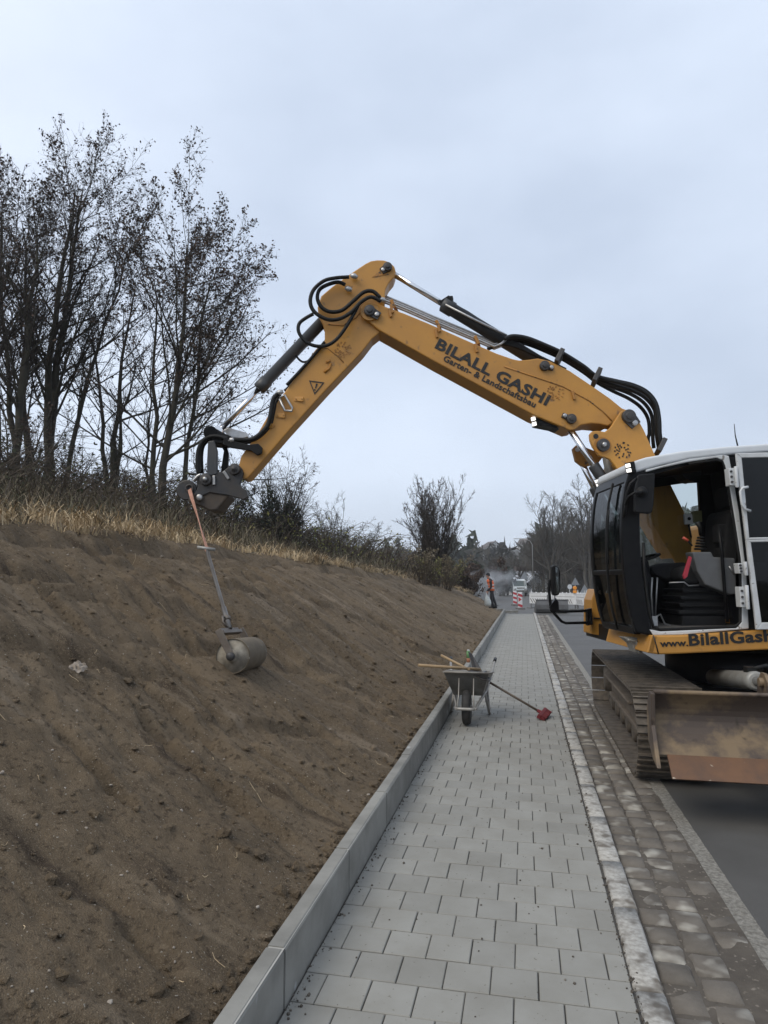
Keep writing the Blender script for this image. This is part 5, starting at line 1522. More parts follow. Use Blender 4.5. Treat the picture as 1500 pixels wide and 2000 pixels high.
# grading bucket lying on the road
bk = thing('grading_bucket', 'wide grey steel excavator grading bucket set down at the road edge', 'bucket', at(1075, 34.6, zr(34)), TH * .7)
b = MB(); n = 9
pr_ = [(-.30 + .62 * (1 - math.cos(math.pi * k / 2 / 8)) , .02 + .66 * math.sin(math.pi * k / 2 / 8)) for k in range(9)]
pr_ = [(-.28, .66), (-.34, .45), (-.34, .22), (-.24, .06), (-.02, .02), (.32, .02)]
o2_ = [(y + .03, z + .01) if i < 4 else (y, z + .025) for i, (y, z) in enumerate(pr_)]
b.prism([Vector((-.80, y, z)) for y, z in pr_ + o2_[::-1]], (1.60, 0, 0)); bsh = loc(b, 'shell', 'bucket_grey', bk)
for x in (-.81, .785):
    b = MB(); b.prism([Vector((x, y, z)) for y, z in [(-.27, .67)] + pr_[1:] + [(.2, .3)]], (.025, 0, 0)); loc(b, 'end_plate', 'bucket_grey', bk)
b = MB(); b.box((0, -.26, .69), (1.62, .10, .05)); loc(b, 'top_beam', 'bucket_grey', bk, bevel=.008)
b = MB(); b.box((0, .32, .03), (1.64, .12, .03)); loc(b, 'cutting_edge', 'rust_edge', bk)
for x in (-.2, .17):
    b = MB(); b.prism([Vector((x, -.28, .69)), Vector((x, -.1, .95)), Vector((x, .05, .95)), Vector((x, .05, .72)), Vector((x, -.2, .60))], (.03, 0, 0)); loc(b, 'ear', 'bucket_grey', bk)
# stacks of stones at the end of the path
for px, g, lab in ((991, 33.9, 'low stack of pale paving stones beside the kerb where the path ends'), (1003, 34.3, 'low stack of pale paving stones in the middle of the path end')):
    t = thing('paving_stack', lab, 'stone stack', at(px, g, 0), .1)
    for k in range(2):
        for i in range(2):
            b = MB(); b.box((-.1 + .205 * i, 0, .03 + k * .064), (.195, .195, .06)); loc(b, 'paver', 'paver_grey', t, bevel=.006)
# warning lamp on the barrier, sign backs
t = thing('warning_lamp', 'orange warning lamp mounted on top of the white barrier', 'lamp', at(1122, 39.05, zr(39) + .95), TH)
b = MB(); b.box((0, 0, .08), (.20, .12, .16)); loc(b, 'battery_box', 'orange_lamp', t, bevel=.02)
b = MB(); b.lathe((0, -.05, .30), (0, 1, 0), [(-.02, .09), (0, .11), (.07, .11), (.09, .09)], 20); loc(b, 'lens', 'orange_lamp', t)
def signback(px, g, z0, kind, label, s=.45):
    t = thing('traffic_sign', label, 'sign', at(px, g, zr(g)), TH + .25)
    b = MB(); b.cyl((0, 0, 0), (0, 0, z0 + .1), .03, 8); loc(b, 'post', 'zinc', t)
    b = MB()
    if kind == 'tri': b.prism([Vector((-s, -.04, z0 - .35 * s)), Vector((s, -.04, z0 - .35 * s)), Vector((0, -.04, z0 + 1.2 * s))], (0, .02, 0))
    else: b.lathe((0, -.05, z0), (0, 1, 0), [(0, s * .8), (.02, s * .8)], 20)
    pl_ = loc(b, 'plate', 'sign_back' if kind == 'tri' else 'barrier_white', t)
    b = MB(); b.box((0, .0, z0 + .05), (s * .9, .03, .04)); loc(b, 'bracket', 'zinc', pl_)
signback(1123, 60, 1.55, 'tri', 'triangular sign seen from behind, upright above the orange lamp', .42)
signback(1141, 58, .85, 'tri', 'low triangular sign seen from behind, right of the orange lamp', .50)
signback(1112, 57, 1.25, 'round', 'small round white sign left of the orange lamp', .26)
signback(1024, 72, 2.2, 'tri', 'small grey sign turned away, right of the white van', .5)
# lamp post
t = thing('street_lamp', 'slim street lamp with pale flat head above the road end', 'street lamp', at(1041, 80, zr(80)), TH)
b = MB(); b.tube([Vector((0, 0, 0)), Vector((0, 0, 6.2)), Vector((-.3, 0, 6.7)), Vector((-1.2, 0, 6.9))], [.06, .045, .035, .03], 8); loc(b, 'pole', 'zinc', t)
b = MB(); b.box((-1.7, 0, 6.92), (1.0, .35, .12)); loc(b, 'lamp_head', 'white_roof', t, bevel=.05)
# van / light truck coming towards the viewer
gv_ = 84
vn = thing('van', 'white light truck facing the camera at the far end of the road', 'van', at(1012, gv_, zr(gv_)), TH + .06)
b = MB(); b.prism([Vector((-.88, y, z)) for y, z in ((-.9, .45), (-.98, .75), (-.85, 1.15), (-.35, 1.95), (.1, 2.1), (1.0, 2.1), (1.0, .45))], (1.76, 0, 0)); body_ = loc(b, 'cab_body', 'van_white', vn, bevel=.09, seg=3)
b = MB(); b.prism([Vector((-.76, y - .02, z)) for y, z in ((-.80, 1.22), (-.42, 1.88), (-.40, 1.86), (-.78, 1.20))], (1.52, 0, 0)); loc(b, 'windscreen', 'van_glass', body_)
b = MB(); b.box((0, -.97, .62), (1.7, .12, .22)); loc(b, 'bumper', 'foot_grey', vn, bevel=.03)
for s in (-1, 1):
    b = MB(); b.box((s * .66, -.965, .88), (.30, .08, .18)); loc(b, 'headlight', 'mirror_glass', vn, bevel=.03)
    b = MB(); b.box((s * 1.04, -.55, 1.45), (.20, .08, .34)); b.box((s * .92, -.55, 1.40), (.2, .03, .04)); loc(b, 'mirror', 'black_plastic', vn)
    for y in (-.45, 2.4):
        b = MB(); b.lathe((s * .78 - .1, y, .36), (1, 0, 0), [(0, .25), (.02, .35), (.18, .35), (.2, .25)], 18); loc(b, 'wheel', 'tyre', vn)
b = MB(); b.box((0, 2.4, .85), (1.9, 2.7, .5)); loc(b, 'load_bed', 'foot_grey', vn)
b = MB(); b.box((0, -1.03, 1.0), (.9, .02, .12)); loc(b, 'grille', 'foot_grey', vn)

# houses
mat('roof_dark', (0.06, 0.045, 0.04), 0.8, 0, (0.08, 0.06, 0.05), .5, 0.7)
mat('roof_pale', (0.36, 0.38, 0.41), 0.6)
mat('plaster', (0.50, 0.50, 0.50), 0.9)
def house(px, g, z, w, d, h, rh, rz, label, roofm='roof_dark', nwin=3):
    t = thing('house', label, 'house', at(px, g, z), TH + rz)
    b = MB(); b.box((0, 0, h / 2 - 1.5), (w, d, h + 3)); wl = loc(b, 'wall', 'plaster', t)
    b = MB(); e = w / 2 + .5
    b.prism([Vector((-e, -d / 2 - .5, h - .2)), Vector((0, -d / 2 - .5, h + rh)), Vector((e, -d / 2 - .5, h - .2)), Vector((e, -d / 2 - .5, h - .4)), Vector((0, -d / 2 - .5, h + rh - .35)), Vector((-e, -d / 2 - .5, h - .4))], (0, d + 1, 0)); rf = loc(b, 'roof', roofm, t)
    b = MB(); b.prism([Vector((-w / 2, -d / 2, h)), Vector((w / 2, -d / 2, h)), Vector((0, -d / 2, h + rh - .4))], (0, d, 0)); loc(b, 'gable', 'plaster', t)
    b = MB(); b.box((w * .2, d * .1, h + rh), (.7, .7, 1.6)); loc(b, 'chimney', 'roof_dark', rf)
    for k in range(nwin):
        for fl in range(max(1, int(h // 2.7))):
            b = MB(); b.box((-w / 2 + w * (k + .5) / nwin, -d / 2 - .02, 1.5 + fl * 2.7), (1.1, .08, 1.3)); wn = loc(b, 'window', 'white_cab', t)
            b = MB(); b.box((-w / 2 + w * (k + .5) / nwin, -d / 2 - .07, 1.5 + fl * 2.7), (.9, .04, 1.1)); loc(b, 'pane', 'van_glass', wn)
def hz(px, g): return float(hill_h(px, min(g, 430)))
house(962, 425, hz(962, 425) - 2, 15, 9, 5.0, 4.4, .35, 'dark roofed house on the crest of the hill, left of the gap in the trees')
house(908, 400, hz(908, 400) - 3, 9, 8, 4.5, 3.5, -.5, 'pale walled small house lowest on the hill, leftmost')
house(1032, 430, hz(1032, 430) - 1.0, 17, 9, 4.5, 4.2, 1.1, 'dark roofed house on the hill at the right, half behind bare trees')
house(1000, 430, hz(1000, 430) - 1.5, 14, 8, 2.6, 1.4, 1.4, 'low flat roofed building on the hill crest between two houses')
house(1006, 108, -1.3, 6.5, 12, 2.0, 2.3, .45, 'pale grey roofed shed behind the white truck', 'roof_pale', 1)

# smoke drifting over the road end
def smoke():
    m = bpy.data.materials.new('smoke'); m.use_nodes = True; t = m.node_tree
    for n in list(t.nodes): t.nodes.remove(n)
    o = nd(t, 'ShaderNodeOutputMaterial'); v = nd(t, 'ShaderNodeVolumePrincipled')
    v.inputs['Color'].default_value = (.92, .94, .97, 1); v.inputs['Anisotropy'].default_value = .2
    tcn = nd(t, 'ShaderNodeTexCoord')
    ln = nd(t, 'ShaderNodeVectorMath', operation='LENGTH'); t.links.new(tcn.outputs['Object'], ln.inputs[0])
    fr_ = nd(t, 'ShaderNodeMapRange'); fr_.inputs['From Min'].default_value = 1.0; fr_.inputs['From Max'].default_value = .25
    t.links.new(ln.outputs['Value'], fr_.inputs['Value'])
    nz = nd(t, 'ShaderNodeTexNoise', i_Scale=2.2, i_Detail=4.0); t.links.new(tcn.outputs['Object'], nz.inputs['Vector'])
    r2 = nd(t, 'ShaderNodeMapRange'); r2.inputs['From Min'].default_value = .42; r2.inputs['From Max'].default_value = .66
    t.links.new(nz.outputs['Fac'], r2.inputs['Value'])
    mu = nd(t, 'ShaderNodeMath', operation='MULTIPLY'); t.links.new(fr_.outputs['Result'], mu.inputs[0]); t.links.new(r2.outputs['Result'], mu.inputs[1])
    m2 = nd(t, 'ShaderNodeMath', operation='MULTIPLY'); m2.inputs[1].default_value = .8; t.links.new(mu.outputs[0], m2.inputs[0])
    t.links.new(m2.outputs[0], v.inputs['Density']); t.links.new(v.outputs[0], o.inputs['Volume'])
    MATS['smoke'] = m
smoke()
for (px, py, g, s, lab) in ((950, 1142, 62, (3.4, 3, 1.7), 'thick white smoke drifting low behind the worker'), ):
    bm_ = bmesh.new(); bmesh.ops.create_icosphere(bm_, subdivisions=2, radius=1.0); me = bpy.data.meshes.new('smoke'); bm_.to_mesh(me); bm_.free()
    o = link('smoke', me, None, 'smoke', P(px, py, g)); o.scale = s; o.rotation_euler = (0, R(-15), TH)
    tag(o, lab, 'smoke', kind='stuff')

# ------------------------------------------------------------------ hazy winter air round everything
def haze():
    m = bpy.data.materials.new('haze'); m.use_nodes = True; t = m.node_tree
    for n in list(t.nodes): t.nodes.remove(n)
    o = nd(t, 'ShaderNodeOutputMaterial'); v = nd(t, 'ShaderNodeVolumePrincipled')
    v.inputs['Color'].default_value = (.93, .95, .98, 1); v.inputs['Density'].default_value = .0006
    t.links.new(v.outputs[0], o.inputs['Volume']); MATS['haze'] = m
    b = MB(); b.box((0, 0, 34), (1520, 1520, 82)); ob = b.build('haze', 'haze'); tag(ob, 'pale winter haze filling the whole valley air', 'haze', kind='stuff')
haze()
# ================================================================== VEGETATION
def norm(a): return a / np.maximum(np.linalg.norm(a, axis=-1, keepdims=True), 1e-9)
def tubes(Pn, Rn, S=3):
    """(N,K,3) polylines and (N,K) radii to one vertex / face pair"""
    N, K, _ = Pn.shape
    ch = norm(Pn[:, -1] - Pn[:, 0])
    ref = np.where(np.abs(ch[:, 2:3]) < .8, np.array([[0, 0, 1.0]]), np.array([[1.0, 0, 0]]))
    u = norm(np.cross(ch, ref)); w = np.cross(ch, u)
    a = np.arange(S) * 2 * np.pi / S
    off = u[:, None, None, :] * np.cos(a)[None, None, :, None] + w[:, None, None, :] * np.sin(a)[None, None, :, None]
    Vv = Pn[:, :, None, :] + off * Rn[:, :, None, None]
    idx = np.arange(N * K * S).reshape(N, K, S)
    A = idx[:, :-1, :]; B = idx[:, 1:, :]
    F = np.stack([A, np.roll(A, -1, 2), np.roll(B, -1, 2), B], -1).reshape(-1, 4)
    return Vv.reshape(-1, 3), F
def interp_poly(Pn, t):
    """Pn (N,K,3), t (N,n) -> points, tangents"""
    K = Pn.shape[1]; f = t * (K - 1); i = np.clip(f.astype(int), 0, K - 2); fr = (f - i)[..., None]
    ii = np.arange(len(Pn))[:, None]
    a = Pn[ii, i]; b = Pn[ii, i + 1]
    return a + (b - a) * fr, norm(b - a)
def branch(rg, Pn, Rn, Ln, n, t0, t1, ang, ratio, up, K, shape, rf=.55, rmin=.004, wob=.06, az=None):
    N = len(Pn)
    t = t0 + (t1 - t0) * (np.arange(n)[None, :] + rg.random((N, n))) / n
    pos, tan = interp_poly(Pn, t)
    rr = np.take_along_axis(Rn, np.clip((t * (Rn.shape[1] - 1)).round().astype(int), 0, Rn.shape[1] - 1), 1)
    rv = rg.normal(size=pos.shape)
    if az is not None: rv = rv + np.array(az)
    perp = norm(rv - tan * (rv * tan).sum(-1, keepdims=True))
    a = R(ang) * (1 + .35 * rg.normal(size=(N, n)))[..., None]
    d = norm(tan * np.cos(a) + perp * np.sin(a))
    L = Ln[:, None] * ratio * shape(t) * rg.uniform(.65, 1.3, (N, n))
    d = d.reshape(-1, 3); L = L.reshape(-1); pos = pos.reshape(-1, 3); rr = rr.reshape(-1)
    pts = [pos]; cur = d
    for k in range(K - 1):
        cur = norm(cur + np.array([0, 0, up]) / (K - 1) + rg.normal(size=cur.shape) * wob)
        pts.append(pts[-1] + cur * (L / (K - 1))[:, None])
    Pc = np.stack(pts, 1)
    r0 = np.maximum(np.minimum(rr * rf, L * .022 + .002), rmin)
    Rc = r0[:, None] * np.linspace(1, .35, K)[None, :]
    return Pc, Rc, L
def leaves(rg, pts, size, n):
    idx = rg.integers(len(pts), size=n); c = pts[idx] + rg.normal(size=(n, 3)) * size * .8
    a = norm(rg.normal(size=(n, 3))); b = norm(np.cross(a, rg.normal(size=(n, 3))))
    s = size * rg.uniform(.5, 1.2, (n, 1))
    v = np.stack([c - a * s, c + b * s * .55, c + a * s, c - b * s * .55], 1)
    return v.reshape(-1, 3), np.arange(n * 4).reshape(n, 4)
def make_tree(name, label, cat, loc, seed, stems, levels, leaf=(0, .05), mats=('bark', 'twig', 'brown_leaf'), group=None, rz=0, leaf_top=.35, S0=7):
    """stems: list of (dx, dy, height, radius, lean x, lean y); levels: list of branch() settings"""
    rg = np.random.default_rng(seed)
    K0 = 10; Ps = []; Rs = []; Ls = []
    for (dx, dy, h, r_, lx, ly) in stems:
        t = np.linspace(0, 1, K0)
        w = np.cumsum(rg.normal(size=(K0, 2)) * h * .009, 0)
        p = np.stack([dx + lx * t ** 1.3 + w[:, 0], dy + ly * t ** 1.3 + w[:, 1], -.25 + (h + .25) * t], 1)
        Ps.append(p); Rs.append(r_ * (1 - t) ** .8 + r_ * .07 + r_ * .35 * np.exp(-t * 25)); Ls.append(h)
    P0 = np.array(Ps); R0 = np.array(Rs); L0 = np.array(Ls)
    root = thing(name, label, cat, loc, rz, group)
    npmesh('trunk', [(*tubes(P0, R0, S0), 0, True)], [mats[0]], root)
    parts = []; cp, crr, cl = P0, R0, L0; tips = []
    for i, lv in enumerate(levels):
        cp, crr, cl = branch(rg, cp, crr, cl, **lv)
        parts.append((*tubes(cp, crr, 4 if i == 0 else 3), 0 if i == 0 else 1, i == 0))
        if i >= len(levels) - 2: tips.append(cp[:, 1:].reshape(-1, 3))
    if leaf[0]:
        tp = np.concatenate(tips); zc = tp[:, 2]
        keep = rg.random(len(tp)) < np.clip((zc / zc.max() - leaf_top * .5) / (1 - leaf_top * .5), .04, 1)
        parts.append((*leaves(rg, tp[keep], leaf[1], leaf[0]), 2, False))
    npmesh('crown', parts, list(mats), root)
    return root
up_ = lambda t: 1.0 - .62 * t
def lv(n, t0, t1, ang, ratio, up, K=5, shape=up_, **k): return dict(n=n, t0=t0, t1=t1, ang=ang, ratio=ratio, up=up, K=K, shape=shape, **k)
def tree_at(px, g, dz=-.1):
    p = at(px, g); p.z = float(bank_z(p.x, p.y)) + dz; return p
fl_ = lambda t: 1.0 - .42 * t
TALL = [lv(24, .24, .97, 38, .40, .5, 6, rmin=.008, rf=.42, wob=.07, shape=fl_), lv(13, .25, 1, 40, .44, .3, 4, rmin=.005, wob=.10), lv(10, .2, 1, 42, .42, .2, 3, rmin=.0034, wob=.12, shape=lambda t: 1.1 - .4 * t)]
p = tree_at(72, 17); 
make_tree('tall_tree', 'tall multi stemmed bare tree with sparse brown leaves at the left edge of the photo', 'tree', p, 11,
          [(0, 0, 8.5, .125, .3, .2), (.28, .1, 8.4, .12, .75, -.1), (-.42, .1, 7.9, .10, -1.0, .3), (.45, .25, 7.5, .07, 1.2, .4), (-.75, .2, 7.8, .09, -1.4, -.2)], TALL, (11000, .040))
p = tree_at(313, 16.5)
TALL2 = [lv(26, .22, .97, 48, .46, .34, 6, rmin=.008, rf=.42, wob=.06, az=(.6, 0, 0), shape=fl_), lv(13, .25, 1, 42, .42, .22, 4, rmin=.005, wob=.1), lv(10, .15, 1, 44, .42, .15, 3, rmin=.0034, wob=.12, shape=lambda t: 1.1 - .4 * t)]
make_tree('tall_tree', 'tall bare tree with three close trunks and brown leaves, directly left of the quick coupler', 'tree', p, 23,
          [(0, 0, 7.7, .105, .45, .1), (-.22, .15, 7.0, .078, -.45, .2), (.16, .1, 6.8, .07, 1.1, 0)], TALL2, (11500, .042))
p = tree_at(215, 17.5)
make_tree('slender_tree', 'slender bare tree with a forked bent trunk between the two tall trees', 'tree', p, 31,
          [(0, 0, 3.4, .095, 0, 0), (0.02, 0, 6.6, .085, .35, .3), (-.02, 0, 6.0, .07, -.8, .2)],
          [lv(13, .35, .97, 42, .36, .4, 6, rmin=.009), lv(8, .2, 1, 42, .42, .25, 4, rmin=.006), lv(5, .2, 1, 45, .42, .15, 3, rmin=.0034)], (300, .045))
p = tree_at(282, 19.5)
make_tree('sapling', 'thin grey sapling standing behind the gap left of the three trunk tree', 'tree', p, 37,
          [(0, 0, 5.6, .05, .1, 0)], [lv(16, .2, .97, 40, .30, .5, 5, rmin=.007), lv(7, .2, 1, 40, .42, .3, 4, rmin=.005), lv(4, .2, 1, 45, .5, .2, 3, rmin=.004)], (0, .04))
p = tree_at(-20, 15.5)
make_tree('old_tree', 'dark bare tree cut off by the left edge of the photo', 'tree', p, 41,
          [(0, 0, 7.3, .13, -.3, .2), (.4, 0, 7.0, .10, .1, 0)], TALL, (2200, .05))
# thicket of bare shrubs behind the crest
SHR = [lv(9, .12, .95, 30, .5, .25, 5, rmin=.007, wob=.12), lv(7, .2, 1, 38, .5, .1, 4, rmin=.005, wob=.15), lv(5, .2, 1, 42, .5, 0, 3, rmin=.004, wob=.15, shape=lambda t: 1.1 - .4 * t)]
def shrub(px, g, h, spread, seed, n, label, mats=('bark', 'twig', 'brown_leaf'), leaf=(0, .04), lean=(0, 0), r_=.035, levels=SHR, name='bare_shrub', group=None):
    rg = random.Random(seed)
    st = []
    for k in range(n):
        a = rg.uniform(0, 2 * math.pi); s = rg.uniform(.2, 1)
        st.append((math.cos(a) * .18 * s, math.sin(a) * .18 * s, h * rg.uniform(.65, 1), r_ * rg.uniform(.6, 1), math.cos(a) * spread * s + lean[0], math.sin(a) * spread * s + lean[1]))
    return make_tree(name, label, 'shrub', tree_at(px, g), seed, st, levels, leaf, mats, group, S0=5)
shrub(545, 20, 3.3, 1.1, 51, 8, 'bare dark shrub rising just right of the quick coupler', leaf=(500, .035))
shrub(585, 23, 2.9, 1.4, 52, 6, 'bare shrub with a thick stem leaning left behind the stick', lean=(-1.2, 0), r_=.06)
shrub(650, 25, 2.6, .7, 53, 7, 'airy bare shrub with thin grey twigs on the crest in the open sky', mats=('bark_grey', 'bark_grey', 'brown_leaf'), r_=.025)
shrub(678, 26, 1.9, .4, 54, 4, 'lowest thin arching shrub on the crest, right of the airy grey one', mats=('bark_grey', 'bark_grey', 'brown_leaf'), lean=(1.1, 0), r_=.02)
shrub(500, 18.5, 1.9, .9, 55, 8, 'bushy dark green shrub under the quick coupler jaw', mats=('bark', 'twig', 'needle'), leaf=(1300, .045), name='evergreen_shrub')
shrub(548, 21.5, 1.7, .8, 56, 7, 'rounded dark evergreen shrub in front of the leaning bare shrub', mats=('bark', 'twig', 'needle'), leaf=(2600, .045), name='evergreen_shrub')
shrub(425, 19, 2.3, 1.2, 57, 8, 'bare twiggy shrub behind the roller strap and quick coupler', leaf=(300, .04))
shrub(380, 21, 2.3, 1.2, 58, 8, 'bare twiggy shrub between the three trunk tree and the quick coupler', leaf=(200, .04))
shrub(150, 20, 2.2, 1.4, 59, 9, 'tangled bare shrub between the left tree and the slender tree', leaf=(200, .04))
shrub(20, 13.5, 2.2, 1.1, 60, 9, 'dark tangled shrub at the foot of the left edge trees', leaf=(300, .04))
shrub(255, 20.5, 2.0, 1.3, 61, 8, 'tangled bare shrub behind the slender tree', leaf=(200, .04))
FAN = [lv(13, .08, .97, 28, .40, .45, 5, rmin=.009, wob=.07), lv(8, .2, 1, 30, .45, .35, 4, rmin=.0075, wob=.1), lv(6, .2, 1, 35, .5, .2, 3, rmin=.0055, wob=.1)]
shrub(848, 31, 4.8, 1.6, 62, 30, 'large fan shaped bare shrub standing alone on the bank crest in mid distance', levels=FAN, r_=.042, leaf=(500, .06), mats=('bark_grey', 'twig', 'brown_leaf'), name='fan_shrub')

shrub(822, 27, 1.5, .7, 63, 9, 'low tan twiggy shrub on the crest left of the fan shaped shrub', mats=('bramble_stem', 'bramble_stem', 'straw_dull'), leaf=(900, .045))
shrub(868, 30, 1.6, .8, 64, 9, 'low tan twiggy shrub at the foot of the fan shaped shrub', mats=('bramble_stem', 'bramble_stem', 'straw_dull'), leaf=(900, .045))
shrub(845, 28.5, 1.3, .7, 65, 8, 'low yellowish leafy shrub in front of the fan shaped shrub', mats=('bramble_stem', 'bramble_stem', 'yellow_leaf'), leaf=(900, .05))
# broad leaved and bare trees beyond the end of the road
def far_pt(px, g, z=0): 
    p = at(px, g); p.z = z; return p
BIG = [lv(18, .25, .98, 46, .50, .35, 6, rmin=.03, wob=.07), lv(10, .2, 1, 38, .45, .25, 4, rmin=.022, wob=.1), lv(9, .15, 1, 40, .48, .1, 3, rmin=.011, wob=.12, shape=lambda t: 1.1 - .4 * t)]
def bigtree(px, g, h, seed, label, z=-.8, n=2, mats=('bark_grey', 'bark_grey', 'brown_leaf'), leaf=(0, .1), spread=.9, group=None):
    rg = random.Random(seed)
    st = [(rg.uniform(-.2, .2), rg.uniform(-.2, .2), h * rg.uniform(.8, 1), h * .016, rg.uniform(-1, 1) * spread * 2, rg.uniform(-1, 1) * spread) for k in range(n)]
    return make_tree('bare_tree', label, 'tree', far_pt(px, g, z), seed, st, BIG, leaf, mats, group, S0=6)
T1 = bigtree(1078, 82, 13.2, 71, 'tall bare tree with rounded crown beyond the barriers, left of the pair', n=3)
T2 = bigtree(1150, 78, 13.2, 72, 'tall bare tree beyond the barriers, right of the pair and partly behind the cab', n=3)
bigtree(1114, 92, 13.5, 77, 'tall bare tree between and behind the pair beyond the barriers', n=4)
T3 = bigtree(1052, 105, 8.5, 73, 'bare grey tree on the slope beyond the road', z=1, n=3, group='bare trees on the slope beyond the road')
T4 = bigtree(1060, 96, 7.5, 74, 'bare grey tree on the slope beyond the road', z=0, n=4, group='bare trees on the slope beyond the road', mats=('bark', 'twig', 'brown_leaf'), leaf=(900, .13))
BT = ((1110, 100, T3), (1135, 92, T4), (1010, 118, T4), (1100, 112, T4), (1165, 98, T3), (1048, 120, T3), (985, 122, T3), (1085, 128, T3), (1125, 125, T3), (1200, 105, T4), (1250, 110, T3), (1310, 105, T4),
      (1370, 100, T3), (1420, 108, T4), (1020, 96, T4), (1072, 94, T4), (1150, 88, T4), (965, 112, T4), (1000, 128, T3), (1180, 90, T4))
for i, (px, g, src) in enumerate(BT):
    c = copy_tree(src); p = far_pt(px, g, (g - 95) * .09); c.location = p; c.rotation_euler = (0, 0, i * 1.7); s = (.8 + .35 * ((i * 37) % 10) / 10) * (.42 if px < 1045 else 1); c.scale = (s, s, s)
# brown leaved dense bushes left of the road end
DEN = [lv(12, .1, .97, 40, .5, .3, 5, rmin=.015, wob=.1), lv(8, .2, 1, 42, .5, .15, 4, rmin=.012, wob=.12), lv(4, .2, 1, 45, .5, .1, 3, rmin=.010)]
def bush(px, g, h, seed, label, z=-.3, mats=('bark', 'twig', 'brown_leaf'), leaf=(4200, .11), n=7):
    rg = random.Random(seed)
    st = []
    for k in range(n):
        a = rg.uniform(0, 6.28); s = rg.uniform(.2, 1) * h * .38
        st.append((math.cos(a) * .4, math.sin(a) * .4, h * rg.uniform(.6, 1), h * .014, math.cos(a) * s, math.sin(a) * s))
    return make_tree('bush', label, 'bush', far_pt(px, g, z), seed, st, DEN, leaf, mats, None, S0=5, leaf_top=.1)
bush(948, 66, 3.7, 81, 'dense dark brown bush behind the worker, taller of the two dark ones', leaf=(6000, .13))
bush(912, 58, 2.7, 82, 'dense reddish brown bush where the bank ends')
bush(925, 78, 3.9, 83, 'dark green conifer like bush under the small house on the hill', mats=('bark', 'twig', 'needle'), leaf=(6500, .14))
bush(978, 84, 3.6, 84, 'low dark bush left of the pale roofed shed', mats=('bark', 'twig', 'needle'), leaf=(3500, .13))
bush(893, 46, 2.6, 85, 'twiggy brown bush at the far foot of the fan shaped shrub')
bush(870, 42, 2.2, 86, 'low leafy bush on the bank crest beside the fan shaped shrub', z=1.0, mats=('bark', 'twig', 'yellow_leaf'), leaf=(1500, .07))

# far wooded hillside: one mass of crowns
def far_wood():
    rg = np.random.default_rng(5)
    n = 2600
    px = rg.uniform(-450, 1950, n); g = 140 + 300 * rg.random(n) ** .8
    r_ = (px - 750) / FPX * g
    X = RT.x * r_ + FW.x * g; Y = RT.y * r_ + FW.y * g; Z = hill_h(px, g)
    house_px = np.isin(np.arange(n), [])
    near_house = (g > 230) & (((np.abs(px - 962) < 30)) | (np.abs(px - 908) < 16) | (np.abs(px - 1032) < 26) | (np.abs(px - 1000) < 18))
    ok = ~near_house
    X, Y, Z, px, g = X[ok], Y[ok], Z[ok], px[ok], g[ok]; n = len(X)
    m = 46
    con = (rg.random(n) < np.where(px > 1180, .75, .05))
    h = rg.uniform(4, 8, n) + con * 4
    V_ = []; 
    t = rg.random((n, m)); a = rg.uniform(0, 2 * np.pi, (n, m))
    rad = np.where(con[:, None], (1 - t) * .22, np.sqrt(np.clip(t * (1.15 - t), 0, 1)) * .62) * h[:, None] * np.sqrt(rg.random((n, m)))
    c = np.stack([X[:, None] + rad * np.cos(a), Y[:, None] + rad * np.sin(a), Z[:, None] + h[:, None] * t], -1)
    s = (h[:, None, None] * .11)
    v = c[:, :, None, :] + rg.normal(size=(n, m, 3, 3)) * s[..., None] * np.array([1, 1, 1.2])
    for nm, sel, mt in (('conifer_wood', con, 'needle'), ('leafless_wood', ~con, 'hill_wood')):
        vv = v[sel].reshape(-1, 3)
        o = npmesh(nm, [(vv, np.arange(len(vv)).reshape(-1, 3), 0, False)], [mt])
        tag(o, {'conifer_wood': 'dark conifer wood covering the far hillside', 'leafless_wood': 'grey brown leafless wood covering the far hillside'}[nm], 'wood', kind='stuff')
far_wood()
# scrub at the foot of the hill
def scrub():
    rg = np.random.default_rng(8); n = 5200
    px = rg.uniform(960, 1900, n); g = rg.uniform(84, 135, n)
    r_ = (px - 750) / FPX * g
    base = np.stack([RT.x * r_ + FW.x * g, RT.y * r_ + FW.y * g, (g - 95) * .10 - .6], -1)
    keep = ~((px > 985) & (px < 1035) & (g < 112))
    base = base[keep]; n = len(base)
    K = 4; d = norm(rg.normal(size=(n, 3)) * np.array([.5, .5, .12]) + np.array([0, 0, 1])); L = rg.uniform(1.6, 5.0, n)
    pts = [base]
    for k in range(K - 1):
        d = norm(d + rg.normal(size=(n, 3)) * .22); pts.append(pts[-1] + d * (L / (K - 1))[:, None])
    Pn = np.stack(pts, 1); Rn = np.full((n, 1), .045) * np.linspace(1, .4, K)[None]
    lf_ = leaves(rg, Pn[:, 1:].reshape(-1, 3), .17, 9000)
    o = npmesh('scrub', [(*tubes(Pn, Rn, 3), 0, False), (*lf_, 1, False)], ['bark_grey', 'hill_wood'])
    tag(o, 'grey brown scrub at the foot of the far slope', 'scrub', kind='stuff')
scrub()

